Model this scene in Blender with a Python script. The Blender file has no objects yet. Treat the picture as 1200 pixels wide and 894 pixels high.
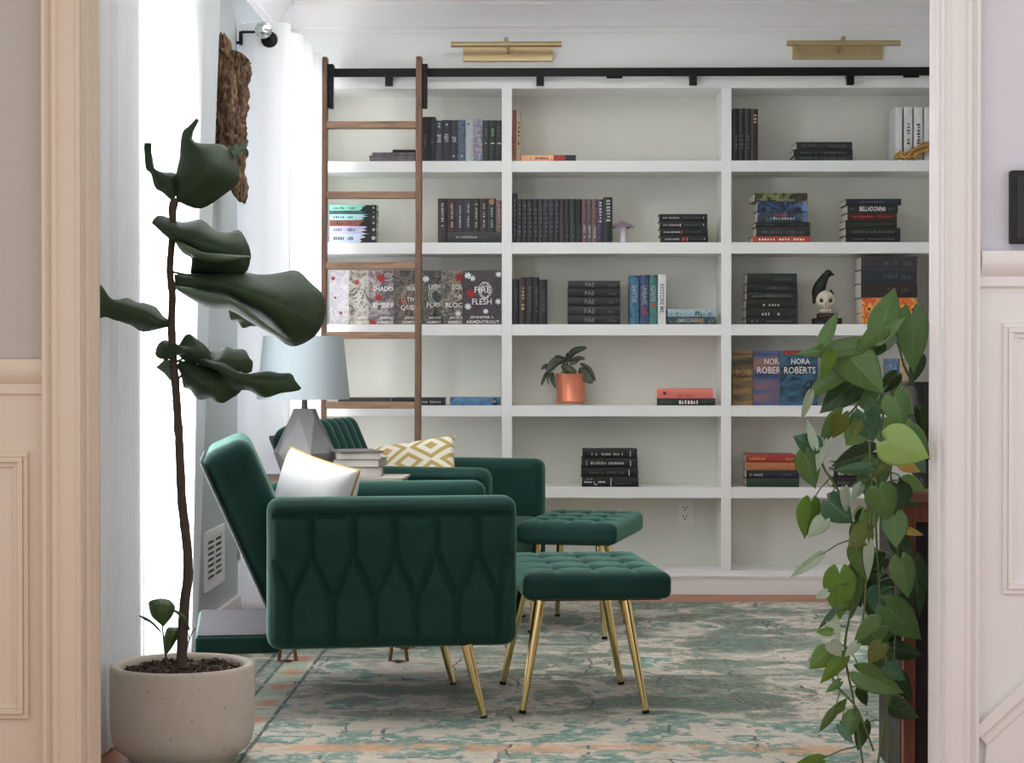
import bpy, bmesh, math, random
from mathutils import Vector, Matrix, noise
random.seed(11)
PI = math.pi
SC = bpy.context.scene
COL = SC.collection
# ------------------------------------------------------------------ camera
F = 2260.0
CAMH = 1.056
YAW = math.atan(40 / F); PITCH = math.atan(25 / F)
cam_d = bpy.data.cameras.new('camera'); cam = bpy.data.objects.new('camera', cam_d)
COL.objects.link(cam); SC.camera = cam
cam.location = (0, 0, CAMH)
cam.rotation_euler = (PI / 2 - PITCH, 0, YAW)
cam_d.sensor_width = 36; cam_d.lens = F / 1200 * 36
cam_d.clip_start = .05
CR = cam.rotation_euler.to_matrix()

def ray(px, py):
    return CR @ Vector(((px - 600) / F, -(py - 447) / F, -1.0))
def P(px, py, Y):                       # point of the vertical plane at distance Y
    d = ray(px, py); k = Y / d.y
    return Vector((d.x * k, Y, CAMH + d.z * k))
def PF(px, py, z=0.0):                  # point of the horizontal plane at height z
    d = ray(px, py); k = (z - CAMH) / d.z
    return Vector((d.x * k, d.y * k, z))
def V(*a): return Vector(a)

# ------------------------------------------------------------------ materials
def srgb(c):
    return tuple(((x / 255) / 12.92 if x / 255 <= .04045 else ((x / 255 + .055) / 1.055) ** 2.4) for x in c)
MATS = {}
class NT:
    def __init__(s, name):
        s.m = bpy.data.materials.new(name); s.m.use_nodes = True
        s.t = s.m.node_tree; s.n = s.t.nodes; s.n.clear()
        s.out = s.n.new('ShaderNodeOutputMaterial')
    def N(s, typ, **kw):
        n = s.n.new('ShaderNode' + typ)
        ins = kw.pop('ins', {})
        for k, v in kw.items(): setattr(n, k, v)
        for k, v in ins.items():
            if isinstance(v, bpy.types.NodeSocket): s.t.links.new(v, n.inputs[k])
            else: n.inputs[k].default_value = v
        return n
    def M(s, op, a, b=0.0, c=None):
        ins = {0: a, 1: b}
        if c is not None: ins[2] = c
        return s.N('Math', operation=op, ins=ins).outputs[0]
    def coords(s, kind='Object'): return s.N('TexCoord').outputs[kind]
    def xyz(s, v):
        q = s.N('SeparateXYZ', ins={0: v}); return q.outputs[0], q.outputs[1], q.outputs[2]
    def mix(s, f, a, b):
        n = s.N('Mix', data_type='RGBA')
        for k, v in ((0, f), (6, a), (7, b)):
            if isinstance(v, bpy.types.NodeSocket): s.t.links.new(v, n.inputs[k])
            else: n.inputs[k].default_value = v if k == 0 else (tuple(v) + (1,) if len(v) == 3 else v)
        return n.outputs[2]
    def noise(s, scale, detail=4, rough=.6, vec=None, dist=0.0):
        ins = {'Scale': scale, 'Detail': detail, 'Roughness': rough, 'Distortion': dist}
        ins['Vector'] = vec if vec is not None else s.coords()
        return s.N('TexNoise', ins=ins).outputs[0]
    def ramp(s, f, stops, interp='LINEAR'):
        r = s.N('ValToRGB', ins={0: f}); cr = r.color_ramp; cr.interpolation = interp
        while len(cr.elements) < len(stops): cr.elements.new(.5)
        for e, (p, c) in zip(cr.elements, stops):
            e.position = p; e.color = tuple(c) + (1,) if len(c) == 3 else c
        return r.outputs[0]
    def map(s, scale=(1, 1, 1), rot=(0, 0, 0), loc=(0, 0, 0), vec=None):
        n = s.N('Mapping', ins={'Vector': vec if vec is not None else s.coords(), 'Scale': scale, 'Rotation': rot, 'Location': loc})
        return n.outputs[0]
    def bsdf(s, **ins):
        b = s.N('BsdfPrincipled', ins={k.replace('_', ' '): v for k, v in ins.items()})
        s.t.links.new(b.outputs[0], s.out.inputs[0]); return b
    def bump(s, h, strength=.3, dist=.01):
        return s.N('Bump', ins={'Height': h, 'Strength': strength, 'Distance': dist}).outputs[0]

def g3(v): return (v, v, v)
def plain(name, rgb, rough=.5, metal=0, var=.08, scale=30, bump=0, **kw):
    if name in MATS: return MATS[name]
    t = NT(name); c = srgb(rgb)
    f = t.noise(scale, 3)
    col = t.mix(f, tuple(max(0, x * (1 - var)) for x in c), tuple(min(1, x * (1 + var)) for x in c))
    ins = {'Base_Color': col, 'Roughness': rough, 'Metallic': metal}
    ins.update(kw)
    if bump: ins['Normal'] = t.bump(f, bump, .002)
    t.bsdf(**ins); MATS[name] = t.m; return t.m
def art(name, cols, scale=14, stretch=(1, 1, 1), rough=.4, contrast=.16, interp='LINEAR'):
    """printed cover: patches of the given colours"""
    if name in MATS: return MATS[name]
    t = NT(name)
    f = t.noise(scale, 3, .6, t.map(stretch), .4)
    n = len(cols); st = []
    for i, c in enumerate(cols):
        p = .5 + (i / max(1, n - 1) - .5) * 2 * contrast
        st.append((p, srgb(c)))
    col = t.ramp(f, st, interp)
    t.bsdf(Base_Color=col, Roughness=rough); MATS[name] = t.m; return t.m
def wood(name, c1, c2, axis=0, scale=6, rough=.5):
    if name in MATS: return MATS[name]
    t = NT(name); sc = [14, 14, 14]; sc[axis] = 1.2
    f = t.noise(scale, 5, .65, t.map(tuple(sc)), .6)
    col = t.ramp(f, [(.3, srgb(c1)), (.7, srgb(c2))])
    t.bsdf(Base_Color=col, Roughness=rough, Normal=t.bump(f, .25, .002)); MATS[name] = t.m; return t.m

# ------------------------------------------------------------------ mesh builder
class MB:
    def __init__(s): s.v = []; s.f = []; s.uv = {}; s.mi = {}
    def add(s, vs, fs, mi=0):
        o = len(s.v); s.v += [Vector(v) for v in vs]
        for f in fs:
            if mi: s.mi[len(s.f)] = mi
            s.f.append([o + i for i in f])
        return o
    def box(s, x0, x1, y0, y1, z0, z1, M=None, mi=0):
        c = [(x, y, z) for z in (z0, z1) for y in (y0, y1) for x in (x0, x1)]
        if M is not None: c = [M @ Vector(p) for p in c]
        s.add(c, [(0, 2, 3, 1), (4, 5, 7, 6), (0, 1, 5, 4), (2, 6, 7, 3), (0, 4, 6, 2), (1, 3, 7, 5)], mi); return s
    def tube(s, pts, rad, seg=10, cap=True, M=None):
        pts = [Vector(p) for p in pts]; n = len(pts)
        if not hasattr(rad, '__len__'): rad = [rad] * n
        ref = None; rings = []
        for i, p in enumerate(pts):
            d = (pts[min(i + 1, n - 1)] - pts[max(i - 1, 0)]).normalized()
            if ref is None:
                ref = Vector((0, 0, 1)) if abs(d.z) < .9 else Vector((1, 0, 0))
            a = d.cross(ref)
            if a.length < 1e-5: a = d.cross(Vector((0, 1, 0)))
            a.normalize(); b = a.cross(d).normalized(); ref = b
            rings.append([p + (a * math.cos(2 * PI * k / seg) + b * math.sin(2 * PI * k / seg)) * rad[i] for k in range(seg)])
        vs = [q for r in rings for q in r]
        if M is not None: vs = [M @ q for q in vs]
        fs = []
        for i in range(n - 1):
            for k in range(seg):
                k2 = (k + 1) % seg
                fs.append((i * seg + k, i * seg + k2, (i + 1) * seg + k2, (i + 1) * seg + k))
        if cap: fs += [tuple(range(seg))[::-1], tuple((n - 1) * seg + k for k in range(seg))]
        s.add(vs, fs); return s
    def lathe(s, prof, seg=48, c=(0, 0, 0), M=None, cap=True):
        vs = []; n = len(prof)
        for r, z in prof:
            for k in range(seg):
                a = 2 * PI * k / seg
                vs.append(Vector((c[0] + r * math.cos(a), c[1] + r * math.sin(a), c[2] + z)))
        if M is not None: vs = [M @ q for q in vs]
        fs = []
        for i in range(n - 1):
            for k in range(seg):
                k2 = (k + 1) % seg
                fs.append((i * seg + k, i * seg + k2, (i + 1) * seg + k2, (i + 1) * seg + k))
        if cap: fs += [tuple(range(seg))[::-1], tuple((n - 1) * seg + k for k in range(seg))]
        s.add(vs, fs); return s
    def grid(s, rows, closed_u=False, M=None, mi=0):
        n = len(rows); m = len(rows[0]); vs = [Vector(p) for r in rows for p in r]
        if M is not None: vs = [M @ q for q in vs]
        fs = []
        for i in range(n - 1):
            for j in range(m if closed_u else m - 1):
                j2 = (j + 1) % m
                fs.append((i * m + j, i * m + j2, (i + 1) * m + j2, (i + 1) * m + j))
        o = s.add(vs, fs, mi)
        return o
    def sweep(s, prof, a, b, mi=0):
        """extrude a closed 3-D outline given as points at a by vector b-a"""
        n = len(prof); d = Vector(b) - Vector(a)
        vs = [Vector(p) for p in prof] + [Vector(p) + d for p in prof]
        fs = [(i, (i + 1) % n, n + (i + 1) % n, n + i) for i in range(n)] + [tuple(range(n))[::-1], tuple(range(n, 2 * n))]
        s.add(vs, fs, mi); return s
    def rbox(s, size, c, r, seg=(8, 8, 8), disp=None, M=None, rr=None):
        """rounded box; disp(p, n) may move points"""
        hx, hy, hz = (q / 2 for q in size)
        rr = rr or (r, r, r)
        def put(p):
            q = Vector((max(-hx + rr[0], min(hx - rr[0], p.x)), max(-hy + rr[1], min(hy - rr[1], p.y)), max(-hz + rr[2], min(hz - rr[2], p.z))))
            d = Vector(((p.x - q.x) / rr[0], (p.y - q.y) / rr[1], (p.z - q.z) / rr[2]))
            if d.length > 1e-6:
                d.normalize(); n = d.copy(); p2 = q + Vector((d.x * rr[0], d.y * rr[1], d.z * rr[2]))
            else: n = Vector((0, 0, 0)); p2 = p
            if disp: p2 = disp(p2, n)
            p2 = p2 + Vector(c)
            return M @ p2 if M is not None else p2
        def lin(h, k, rad):
            e = [-h + rad * (1 - math.cos(PI / 2 * i / 4)) for i in range(5)]
            mid = [-h + rad + (2 * h - 2 * rad) * i / k for i in range(1, k)]
            return e + mid + [-x for x in e[::-1]]
        X, Y, Z = lin(hx, seg[0], rr[0]), lin(hy, seg[1], rr[1]), lin(hz, seg[2], rr[2])
        for sg in (-1, 1):
            for rows in ([[put(Vector((x, y, sg * hz))) for x in X] for y in Y],
                         [[put(Vector((x, sg * hy, z))) for x in X] for z in Z],
                         [[put(Vector((sg * hx, y, z))) for y in Y] for z in Z]):
                s.grid(rows)
        s.weld = True
        return s
    weld = False
    def build(s, name, mat, parent=None, smooth=None, origin=None, bevel=0, local=False, mats=None, autosmooth=40):
        """vertices are in world space unless local=True (then in the parent's own space)"""
        me = bpy.data.meshes.new(name)
        vs = s.v
        o = bpy.data.objects.new(name, me); COL.objects.link(o)
        if parent is not None:
            o.parent = parent
            if not local:
                W = world(parent).inverted(); vs = [W @ v for v in vs]
        if parent is None and origin is None:
            xs = [v.x for v in vs]; ys = [v.y for v in vs]; zs = [v.z for v in vs]
            origin = ((min(xs) + max(xs)) / 2, (min(ys) + max(ys)) / 2, min(zs))
        if origin is not None:
            og = Vector(origin); vs = [v - og for v in vs]; o.location = og
        me.from_pydata([tuple(v) for v in vs], [], s.f)
        for m in (mats or [mat]): me.materials.append(m)
        for i, k in s.mi.items(): me.polygons[i].material_index = k
        bm = bmesh.new(); bm.from_mesh(me)
        if s.weld: bmesh.ops.remove_doubles(bm, verts=bm.verts, dist=2e-5)
        bmesh.ops.recalc_face_normals(bm, faces=bm.faces)
        bm.to_mesh(me); bm.free()
        if smooth:
            me.polygons.foreach_set('use_smooth', [True] * len(me.polygons))
            try: me.set_sharp_from_angle(angle=math.radians(autosmooth))
            except Exception: pass
        if bevel:
            b = o.modifiers.new('bevel', 'BEVEL'); b.width = bevel; b.segments = 2; b.limit_method = 'ANGLE'; b.angle_limit = math.radians(50)
        return o
def world(o):
    M = Matrix.LocRotScale(o.location, o.rotation_euler, o.scale)
    return world(o.parent) @ M if o.parent is not None else M

def tag(o, label=None, cat=None, group=None, kind=None):
    if label: o['label'] = label
    if cat: o['category'] = cat
    if group: o['group'] = group
    if kind: o['kind'] = kind
    return o
def thing(name, loc, label, cat, group=None, rz=0):
    o = bpy.data.objects.new(name, None); COL.objects.link(o); o.location = loc; o.rotation_euler = (0, 0, rz)
    o.empty_display_size = .05
    return tag(o, label, cat, group)
def struct(name, mb, mat, parent=None, **kw):
    o = mb.build(name, mat, parent, **kw)
    if parent is None: o['kind'] = 'structure'
    return o
def cr(pts, n):
    """Catmull-Rom resample to n points"""
    pts = [Vector(p) for p in pts]; m = len(pts); out = []
    d = [0]
    for i in range(1, m): d.append(d[-1] + max(1e-6, (pts[i] - pts[i - 1]).length))
    for k in range(n):
        t = d[-1] * k / (n - 1); i = 0
        while i < m - 2 and d[i + 1] < t: i += 1
        u = (t - d[i]) / (d[i + 1] - d[i])
        p0, p1, p2, p3 = pts[max(i - 1, 0)], pts[i], pts[i + 1], pts[min(i + 2, m - 1)]
        out.append(.5 * ((2 * p1) + (p2 - p0) * u + (2 * p0 - 5 * p1 + 4 * p2 - p3) * u * u + (3 * p1 - p0 - 3 * p2 + p3) * u ** 3))
    return out
_TXT = {}
def textverts(s, spacing=1.0):
    if s in _TXT: return _TXT[s]
    c = bpy.data.curves.new('lettering', 'FONT'); c.body = s; c.size = 1; c.extrude = .004; c.resolution_u = 2; c.offset = .004
    ob = bpy.data.objects.new('lettering', c); COL.objects.link(ob)
    bpy.context.view_layer.update()
    me = bpy.data.meshes.new_from_object(ob)
    vs = [v.co.copy() for v in me.vertices]; fs = [tuple(p.vertices) for p in me.polygons]
    bpy.data.objects.remove(ob); bpy.data.curves.remove(c); bpy.data.meshes.remove(me)
    xs = [v.x for v in vs]; ys = [v.y for v in vs]
    cx, cy = (min(xs) + max(xs)) / 2, (min(ys) + max(ys)) / 2
    w, h = max(xs) - min(xs), max(ys) - min(ys)
    vs = [Vector((v.x - cx, v.y - cy, v.z)) for v in vs]
    _TXT[s] = (vs, fs, w, h); return _TXT[s]
def put_text(mb, s, c, w=None, h=None, ang=0.0, mi=0):
    """lettering facing the room (-Y) centred on c; ang turns it in its plane"""
    vs, fs, tw, th = textverts(s)
    kx = (w / tw) if w else (h / th); ky = (h / th) if h else kx
    ca, sa = math.cos(ang), math.sin(ang)
    out = []
    for v in vs:
        x, y = v.x * kx, v.y * ky
        out.append(Vector((c[0] + x * ca - y * sa, c[1] - v.z * .1, c[2] + x * sa + y * ca)))
    mb.add(out, fs, mi)
def put_marks(mb, x0, x1, z0, z1, y, n, rnd, vertical=False):
    """tiny strokes like lettering too small to read"""
    for k in range(n):
        a = (k + .15) / n; b = (k + .15 + rnd.uniform(.4, .7)) / n
        if rnd.random() < .12: continue
        j = rnd.uniform(0, .35)
        if vertical:
            zt, zb = z1 - (z1 - z0) * a, z1 - (z1 - z0) * b
            mb.box(x0 + (x1 - x0) * j, x1, y - .0006, y + .0004, zb, zt)
        else:
            mb.box(x0 + (x1 - x0) * a, x0 + (x1 - x0) * b, y - .0006, y + .0004, z0, z1 - (z1 - z0) * j)
WORLD, PW1, PW2, PC, PH, EXPO = .84, 150, 70, 20, 8, 0.36
# ------------------------------------------------------------------ setting
XW = -1.225; XR = 1.83; YB = 8.69; YBACK = 8.99; CZ = 2.66
white_wall = plain('white_wall_paint', (222, 224, 222), .7, var=.015, scale=8)
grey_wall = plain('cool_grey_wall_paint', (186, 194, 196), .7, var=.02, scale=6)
trim_white = plain('white_trim_paint', (232, 230, 230), .4, var=.015, scale=5)
trim_warm_light = plain('trim_paint_warm_light_tint', (216, 199, 180), .45, var=.02, scale=5)  # same trim paint, with the left side's warm dim light tinted into its colour
taupe = plain('taupe_wall_paint', (186, 178, 172), .8, var=.03, scale=60)
lavender = plain('pale_lavender_wall_paint', (216, 216, 226), .8, var=.02, scale=20)
shelf_white = plain('white_shelf_paint', (234, 235, 234), .38, var=.012, scale=6)
back_paint = plain('warm_white_panel_paint', (222, 222, 212), .55, var=.02, scale=10)
black_metal = plain('black_iron', (26, 25, 27), .45, .6, var=.2)
brass = plain('brushed_brass', (192, 172, 132), .38, .8, var=.08)
gold = plain('polished_gold', (228, 204, 146), .16, 1.0, var=.03)
glass = NT('window_glass')
_g = glass.N('BsdfGlossy', ins={'Roughness': .02}); _t = glass.N('BsdfTransparent', ins={0: (.96, .98, 1, 1)})
_m = glass.N('MixShader', ins={0: .06, 1: _t.outputs[0], 2: _g.outputs[0]}); glass.t.links.new(_m.outputs[0], glass.out.inputs[0]); glass = glass.m

def floor_mat():
    t = NT('orange_oak_floor')
    b = t.N('TexBrick', ins={'Vector': t.map((1, 1, 1), (0, 0, 0)), 'Scale': 1.0, 'Brick Width': 1.1, 'Row Height': .085, 'Mortar Size': .0015,
        'Color1': srgb((176, 108, 62)) + (1,), 'Color2': srgb((150, 86, 46)) + (1,), 'Mortar': srgb((70, 38, 20)) + (1,)})
    f = t.noise(8, 5, .6, t.map((1.5, 16, 1)))
    c = t.mix(f, b.outputs[0], srgb((168, 100, 60)))
    t.bsdf(Base_Color=c, Roughness=.35); return t.m
struct('floor', MB().box(-3.2, 3.2, 1.6, YBACK + .1, -.06, 0), floor_mat())
struct('ceiling', MB().box(-3.2, 3.2, 1.6, YBACK + .1, CZ, CZ + .1), white_wall)

# left wall with two window openings
W1 = (5.56, 6.46, .16, 2.34); W2 = (7.78, 8.55, .16, 2.34)
mb = MB(); T0, T1 = XW - .14, XW
mb.box(T0, T1, 4.455, W1[0], 0, CZ).box(T0, T1, W1[1], W2[0], 0, CZ).box(T0, T1, W2[1], YBACK + .1, 0, CZ)
for w in (W1, W2): mb.box(T0, T1, w[0], w[1], 0, w[2]).box(T0, T1, w[0], w[1], w[3], CZ)
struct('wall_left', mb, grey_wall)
for i, w in enumerate((W1, W2)):
    fr = MB(); t = .05
    for z0, z1 in ((w[2], w[2] + t), (w[3] - t, w[3]), ((w[2] + w[3]) / 2 - .02, (w[2] + w[3]) / 2 + .02)): fr.box(XW - .1, XW - .04, w[0], w[1], z0, z1)
    for y0, y1 in ((w[0], w[0] + t), (w[1] - t, w[1])): fr.box(XW - .1, XW - .04, y0, y1, w[2] + t, w[3] - t)
    o = struct('window_%d' % (i + 1), fr, trim_white)
    MB().box(XW - .072, XW - .066, w[0] + .04, w[1] - .04, w[2] + .04, w[3] - .04).build('pane', glass, o)
    cs = MB()
    for z0, z1 in ((w[2] - .07, w[2]), (w[3], w[3] + .07)): cs.box(XW, XW + .015, w[0] - .07, w[1] + .07, z0, z1)
    for y0, y1 in ((w[0] - .07, w[0]), (w[1], w[1] + .07)): cs.box(XW, XW + .015, y0, y1, w[2], w[3])
    cs.build('casing', trim_white, o, bevel=.003)
struct('wall_right', MB().box(XR, XR + .12, 4.455, YBACK + .1, 0, CZ), white_wall)
struct('wall_back', MB().box(XW - .14, XR + .12, YBACK, YBACK + .1, 0, CZ), white_wall)

# wall with the wide cased opening (front side y=4.30, back side y=4.455)
OX0, OX1, OZ = -1.04, .886, 2.2
YF, YJ = 4.30, 4.455
RAILZ = P(20, 446, YF).z
struct('wall_front_left', MB().box(-3.2, OX0 - .001, YF + .02, YJ, 0, CZ), taupe)
struct('wall_front_right', MB().box(OX1 + .001, 3.2, YF + .035, YJ, 0, CZ).box(OX0 - .001, OX1 + .001, YF + .02, YJ, OZ, CZ), lavender)
def casing_profile(x_in, sgn, w):
    """front face moulding section from the opening's edge outwards; (x, y) pairs"""
    pts = [(0, 0), (.0, -.012), (.008, -.016), (.014, -.012), (.05 * w, -.012)]
    pts += [(w * .55, -.015), (w * .62, -.022), (w * .72, -.024), (w * .80, -.018), (w * .88, -.03), (w * .97, -.032), (w, -.026), (w, .02), (0, .02)]
    return [(x_in + sgn * a, YF + b) for a, b in pts]
for nm, xin, sg, w, m in (('trim_1', OX0, -1, .083, trim_warm_light), ('trim_2', OX1, 1, .072, trim_white)):
    mb = MB(); pr = casing_profile(xin, sg, w)
    mb.sweep([(x, y, 0) for x, y in pr], (0, 0, 0), (0, 0, OZ + w))
    o = struct(nm, mb, m, smooth=True, autosmooth=25)
    # reeded jamb lining inside the opening
    jb = MB(); n = 5; dep = YJ - YF; prof = [(0.003, -.0005)]
    for k in range(n):
        y0 = .035 + k * .021
        prof += [(.003, y0), (.0075, y0 + .004), (.009, y0 + .009), (.0075, y0 + .014), (.003, y0 + .018)]
    prof += [(.003, dep + .012), (-.02, dep + .012), (-.02, 0)]
    jb.sweep([(xin + (-sg) * a, YF + b, 0) for a, b in prof], (0, 0, 0), (0, 0, OZ))
    jb.build('jamb_lining', m, o)
struct('trim_3', MB().box(OX0 - .08, OX1 + .08, YF - .024, YF + .02, OZ, OZ + .08).box(OX0, OX1, YF, YJ + .01, OZ - .02, OZ), trim_white, bevel=.004)

def rail_profile(z0, z1, y, out=.045):
    h = z1 - z0
    return [(y, z0), (y - out * .25, z0), (y - out * .3, z0 + h * .14), (y - out * .5, z0 + h * .2), (y - out * .45, z0 + h * .42), (y - out * .7, z0 + h * .5),
            (y - out * .95, z0 + h * .68), (y - out, z0 + h * .84), (y - out * .9, z0 + h), (y, z0 + h)]
def rail(name, x0, x1, z0, z1, y, m, out=.045):
    mb = MB(); mb.sweep([(x0, a, b) for a, b in rail_profile(z0, z1, y, out)], (x0, 0, 0), (x1, 0, 0))
    return struct(name, mb, m, smooth=True, autosmooth=35)
zl1, zl0 = P(20, 421, YF).z, P(20, 471, YF).z
rail('trim_4', -3.2, OX0 - .083, zl0, zl1, YF + .02, trim_warm_light, .025)
zr1, zr0 = P(1180, 294, YF).z, P(1180, 345, YF).z
xr = P(1150, 320, YF).x
rail('trim_5', xr, 3.2, zr0, zr1, YF + .035, trim_white)
# wainscot sheets and panel mouldings under the rails
struct('trim_6', MB().box(-3.2, OX0 - .083, YF + .012, YF + .02, 0, zl0), trim_warm_light)
struct('trim_7', MB().box(xr, 3.2, YF + .022, YF + .035, 0, zr0), trim_white)
def panel_frame(name, x0, x1, z0, z1, y, m, w=.032):
    mb = MB()
    for k, (i, o_) in enumerate(((0, .0), (w * .35, .006), (w * .7, .002))):
        ww = w * .35; d = (.008, .014, .006)[k]
        a0, a1, b0, b1 = x0 + i, x1 - i, z0 + i, z1 - i
        mb.box(a0, a1, y - d, y, b0, b0 + ww).box(a0, a1, y - d, y, b1 - ww, b1)
        mb.box(a0, a0 + ww, y - d, y, b0 + ww, b1 - ww).box(a1 - ww, a1, y - d, y, b0 + ww, b1 - ww)
    return struct(name, mb, m, bevel=.0015)
panel_frame('trim_8', P(32, 600, YF).x - .62, P(32, 600, YF).x, .25, P(20, 530, YF).z, YF + .012, trim_warm_light)
panel_frame('trim_9', P(1177, 600, YF).x, P(1177, 600, YF).x + .5, P(1180, 697, YF).z, P(1180, 378, YF).z, YF + .022, trim_white)
# stair skirt board that climbs to the right
a = P(1146, 862, YF); b = P(1200, 812, YF); d = (b - a).normalized(); b2 = a + d * 1.6
mb = MB(); nrm = Vector((-d.z, 0, d.x))
y1 = YF + .022
for k0, k1, dd in ((-.006, .018, .03), (-.03, -.006, .02)):
    p = [a + nrm * k0, a + nrm * k1]; q = [b2 + nrm * k0, b2 + nrm * k1]
    vs = [Vector((r.x, y1 - dd, r.z)) for r in (p[0], p[1], q[1], q[0])] + [Vector((r.x, y1, r.z)) for r in (p[0], p[1], q[1], q[0])]
    mb.add(vs, [(0, 1, 2, 3), (7, 6, 5, 4), (0, 4, 5, 1), (1, 5, 6, 2), (2, 6, 7, 3), (3, 7, 4, 0)])
lo = [a + nrm * -.03, b2 + nrm * -.03, Vector((b2.x, 0, .3)), Vector((a.x, 0, 0))]
vs = [Vector((r.x, y1 - .016, r.z)) for r in lo] + [Vector((r.x, y1, r.z)) for r in lo]
mb.add(vs, [(0, 1, 2, 3), (7, 6, 5, 4), (0, 4, 5, 1), (1, 5, 6, 2), (2, 6, 7, 3), (3, 7, 4, 0)])
struct('trim_10', mb, trim_white, bevel=.002)

# crown moulding
zc = P(600, 39, YB).z
def crown_prof():
    H = CZ - zc; pj = .13
    return [(0, 0), (.012, 0), (.014, .02), (.024, .028), (.03, H * .35), (.055, H * .6), (.085, H * .78), (.1, H * .84), (.104, H * .92), (pj, H * .95), (pj, H), (0, H)]
mb = MB(); pr = crown_prof()
mb.grid([[(x, YB - a, zc + b) for a, b in pr] for x in (XW, XR)]); struct('trim_11', mb, trim_white, smooth=True, autosmooth=25)
mb = MB(); mb.grid([[(XW + a, y, zc + b) for a, b in pr] for y in (YJ, YB)]); struct('trim_12', mb, trim_white, smooth=True, autosmooth=25)
struct('baseboard_left', MB().box(XW, XW + .016, YJ, YB, 0, .13), trim_white, bevel=.004)

# ------------------------------------------------------------------ built-in bookcase
def zat(py, px=720): return P(px, py, YB).z
def xat(px, Y=YB, py=400): return P(px, py, Y).x
SH = [(188.3, 201.3), (284, 297.2), (380, 393), (475.2, 488), (570.8, 583.5)]
ZS = [zat(a) for a, b in SH]; ZU = [zat(b) for a, b in SH]
ZBASE = zat(668.5); ZTOP = zat(103.5)
BX = [(xat(342), xat(588)), (xat(600), xat(845.3)), (xat(857), xat(1103))]
bc = thing('bookcase', (0.3, YB + .15, 0), 'tall white built-in bookcase of three bays filling the far wall', 'bookcase')
mb = MB()
st = [(XW + .001, BX[0][0]), (BX[0][1], BX[1][0]), (BX[1][1], BX[2][0]), (BX[2][1], XR - .001)]
for x0, x1 in st: mb.box(x0, x1, YB, YBACK - .02, ZBASE, ZTOP)
mb.build('upright', shelf_white, bc, bevel=.0015)
MB().box(XW + .001, XR - .001, YB, YBACK - .001, ZTOP, zc + .02).build('header', shelf_white, bc, bevel=.0015)
mb = MB().box(XW + .001, XR - .001, YB, YBACK - .001, .10, ZBASE)
mb.box(XW + .001, XR - .001, YB - .003, YB + .01, 0.0, .10)
zz = P(720, 673.2, YB).z
mb.box(XW + .001, XR - .001, YB - .008, YB, zz - .012, zz)
mb.box(XW + .001, XR - .001, YB - .005, YB, zz - .022, zz - .012)
mb.build('base_plinth', shelf_white, bc, bevel=.0015)
for x0, x1 in BX:
    MB().box(x0 - .004, x1 + .004, YBACK - .022, YBACK - .004, ZBASE, ZTOP).build('back_panel', back_paint, bc)
    for a, b in zip(ZS, ZU): MB().box(x0, x1, YB + .0005, YBACK - .022, b, a).build('shelf', shelf_white, bc, bevel=.001)
# outlet low in the middle bay
t0, t1 = P(793, 587, YBACK - .022), P(812, 614, YBACK - .022)
o = thing('power_outlet', ((t0.x + t1.x) / 2, YBACK - .03, t1.z), 'white double power outlet low in the middle bay of the bookcase', 'outlet')
MB().box(t0.x, t1.x, YBACK - .028, YBACK - .0221, t1.z, t0.z).build('cover_plate', trim_white, o, bevel=.002)
sl = MB(); cx = (t0.x + t1.x) / 2
for zc_ in (t1.z + .032, t0.z - .032):
    sl.box(cx - .009, cx - .006, YBACK - .0292, YBACK - .028, zc_ - .002, zc_ + .009).box(cx + .006, cx + .009, YBACK - .0292, YBACK - .028, zc_ - .002, zc_ + .009)
    sl.lathe([(.0035, 0), (.0035, .001)], 10, M=Matrix.Translation((cx, YBACK - .028, zc_ - .009)) @ Matrix.Rotation(PI / 2, 4, 'X'))
sl.build('socket_slots', black_metal, o)

# ------------------------------------------------------------------ rail, picture lights
yr = YB - .055
zr_a, zr_b = P(720, 79.5, yr).z, P(720, 89.5, yr).z
rl = thing('ladder_rail', (.4, yr, zr_b), 'long black iron ladder rail running across the top of the bookcase', 'rail')
MB().box(xat(384, yr), XR - .02, yr - .004, yr + .004, zr_b, zr_a).build('bar', black_metal, rl, bevel=.001)
for px in (456, 633, 812, 996):
    x = xat(px, yr)
    MB().box(x - .016, x + .016, yr + .004, YB - .001, zr_b - .008, zr_a - .01).box(x - .017, x + .017, yr - .006, yr + .022, zr_b - .04, zr_b + .004).build('bracket', black_metal, rl, bevel=.002)
for px in (720, 1067):
    x = xat(px, yr); MB().box(x - .035, x + .035, yr - .007, yr - .004, zr_b - .008, zr_a - .006).box(x - .035, x + .035, yr - .007, yr + .004, zr_b - .009, zr_b).build('splice_plate', black_metal, rl, bevel=.001)
def picture_light(px0, px1, bx0, bx1, py, label):
    Yt = YB - .15
    a, b = P(bx0, py + 11, YB), P(bx1, py + 11, YB)
    t_, u = P(px0, py, Yt), P(px1, py, Yt); zc_ = (t_.z + u.z) / 2
    o = thing('picture_light', ((a.x + b.x) / 2, YB, a.z), label, 'wall light', 'brass picture lights above the bookcase')
    MB().box(a.x, b.x, YB - .022, YB - .0005, P(600, py + 20.5, YB).z, P(600, py + 3, YB).z).build('wall_plate', brass, o, bevel=.002)
    MB().tube([(t_.x, Yt, zc_), (u.x, Yt, zc_)], .0125, 20).build('lamp_tube', brass, o, smooth=True)
    cx = (t_.x + u.x) / 2; cxp = (a.x + b.x) / 2
    MB().tube([(cxp, YB - .02, zc_ - .02), (cxp, YB - .08, zc_ + .012), (cx, Yt + .03, zc_ + .022), (cx, Yt, zc_ + .012)], [.007] * 4, 12).build('arm', brass, o, smooth=True)
    MB().tube([(cx, Yt, zc_ + .008), (cx, Yt, zc_ + .03)], [.012, .009], 14).build('knuckle', brass, o, smooth=True)
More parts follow.
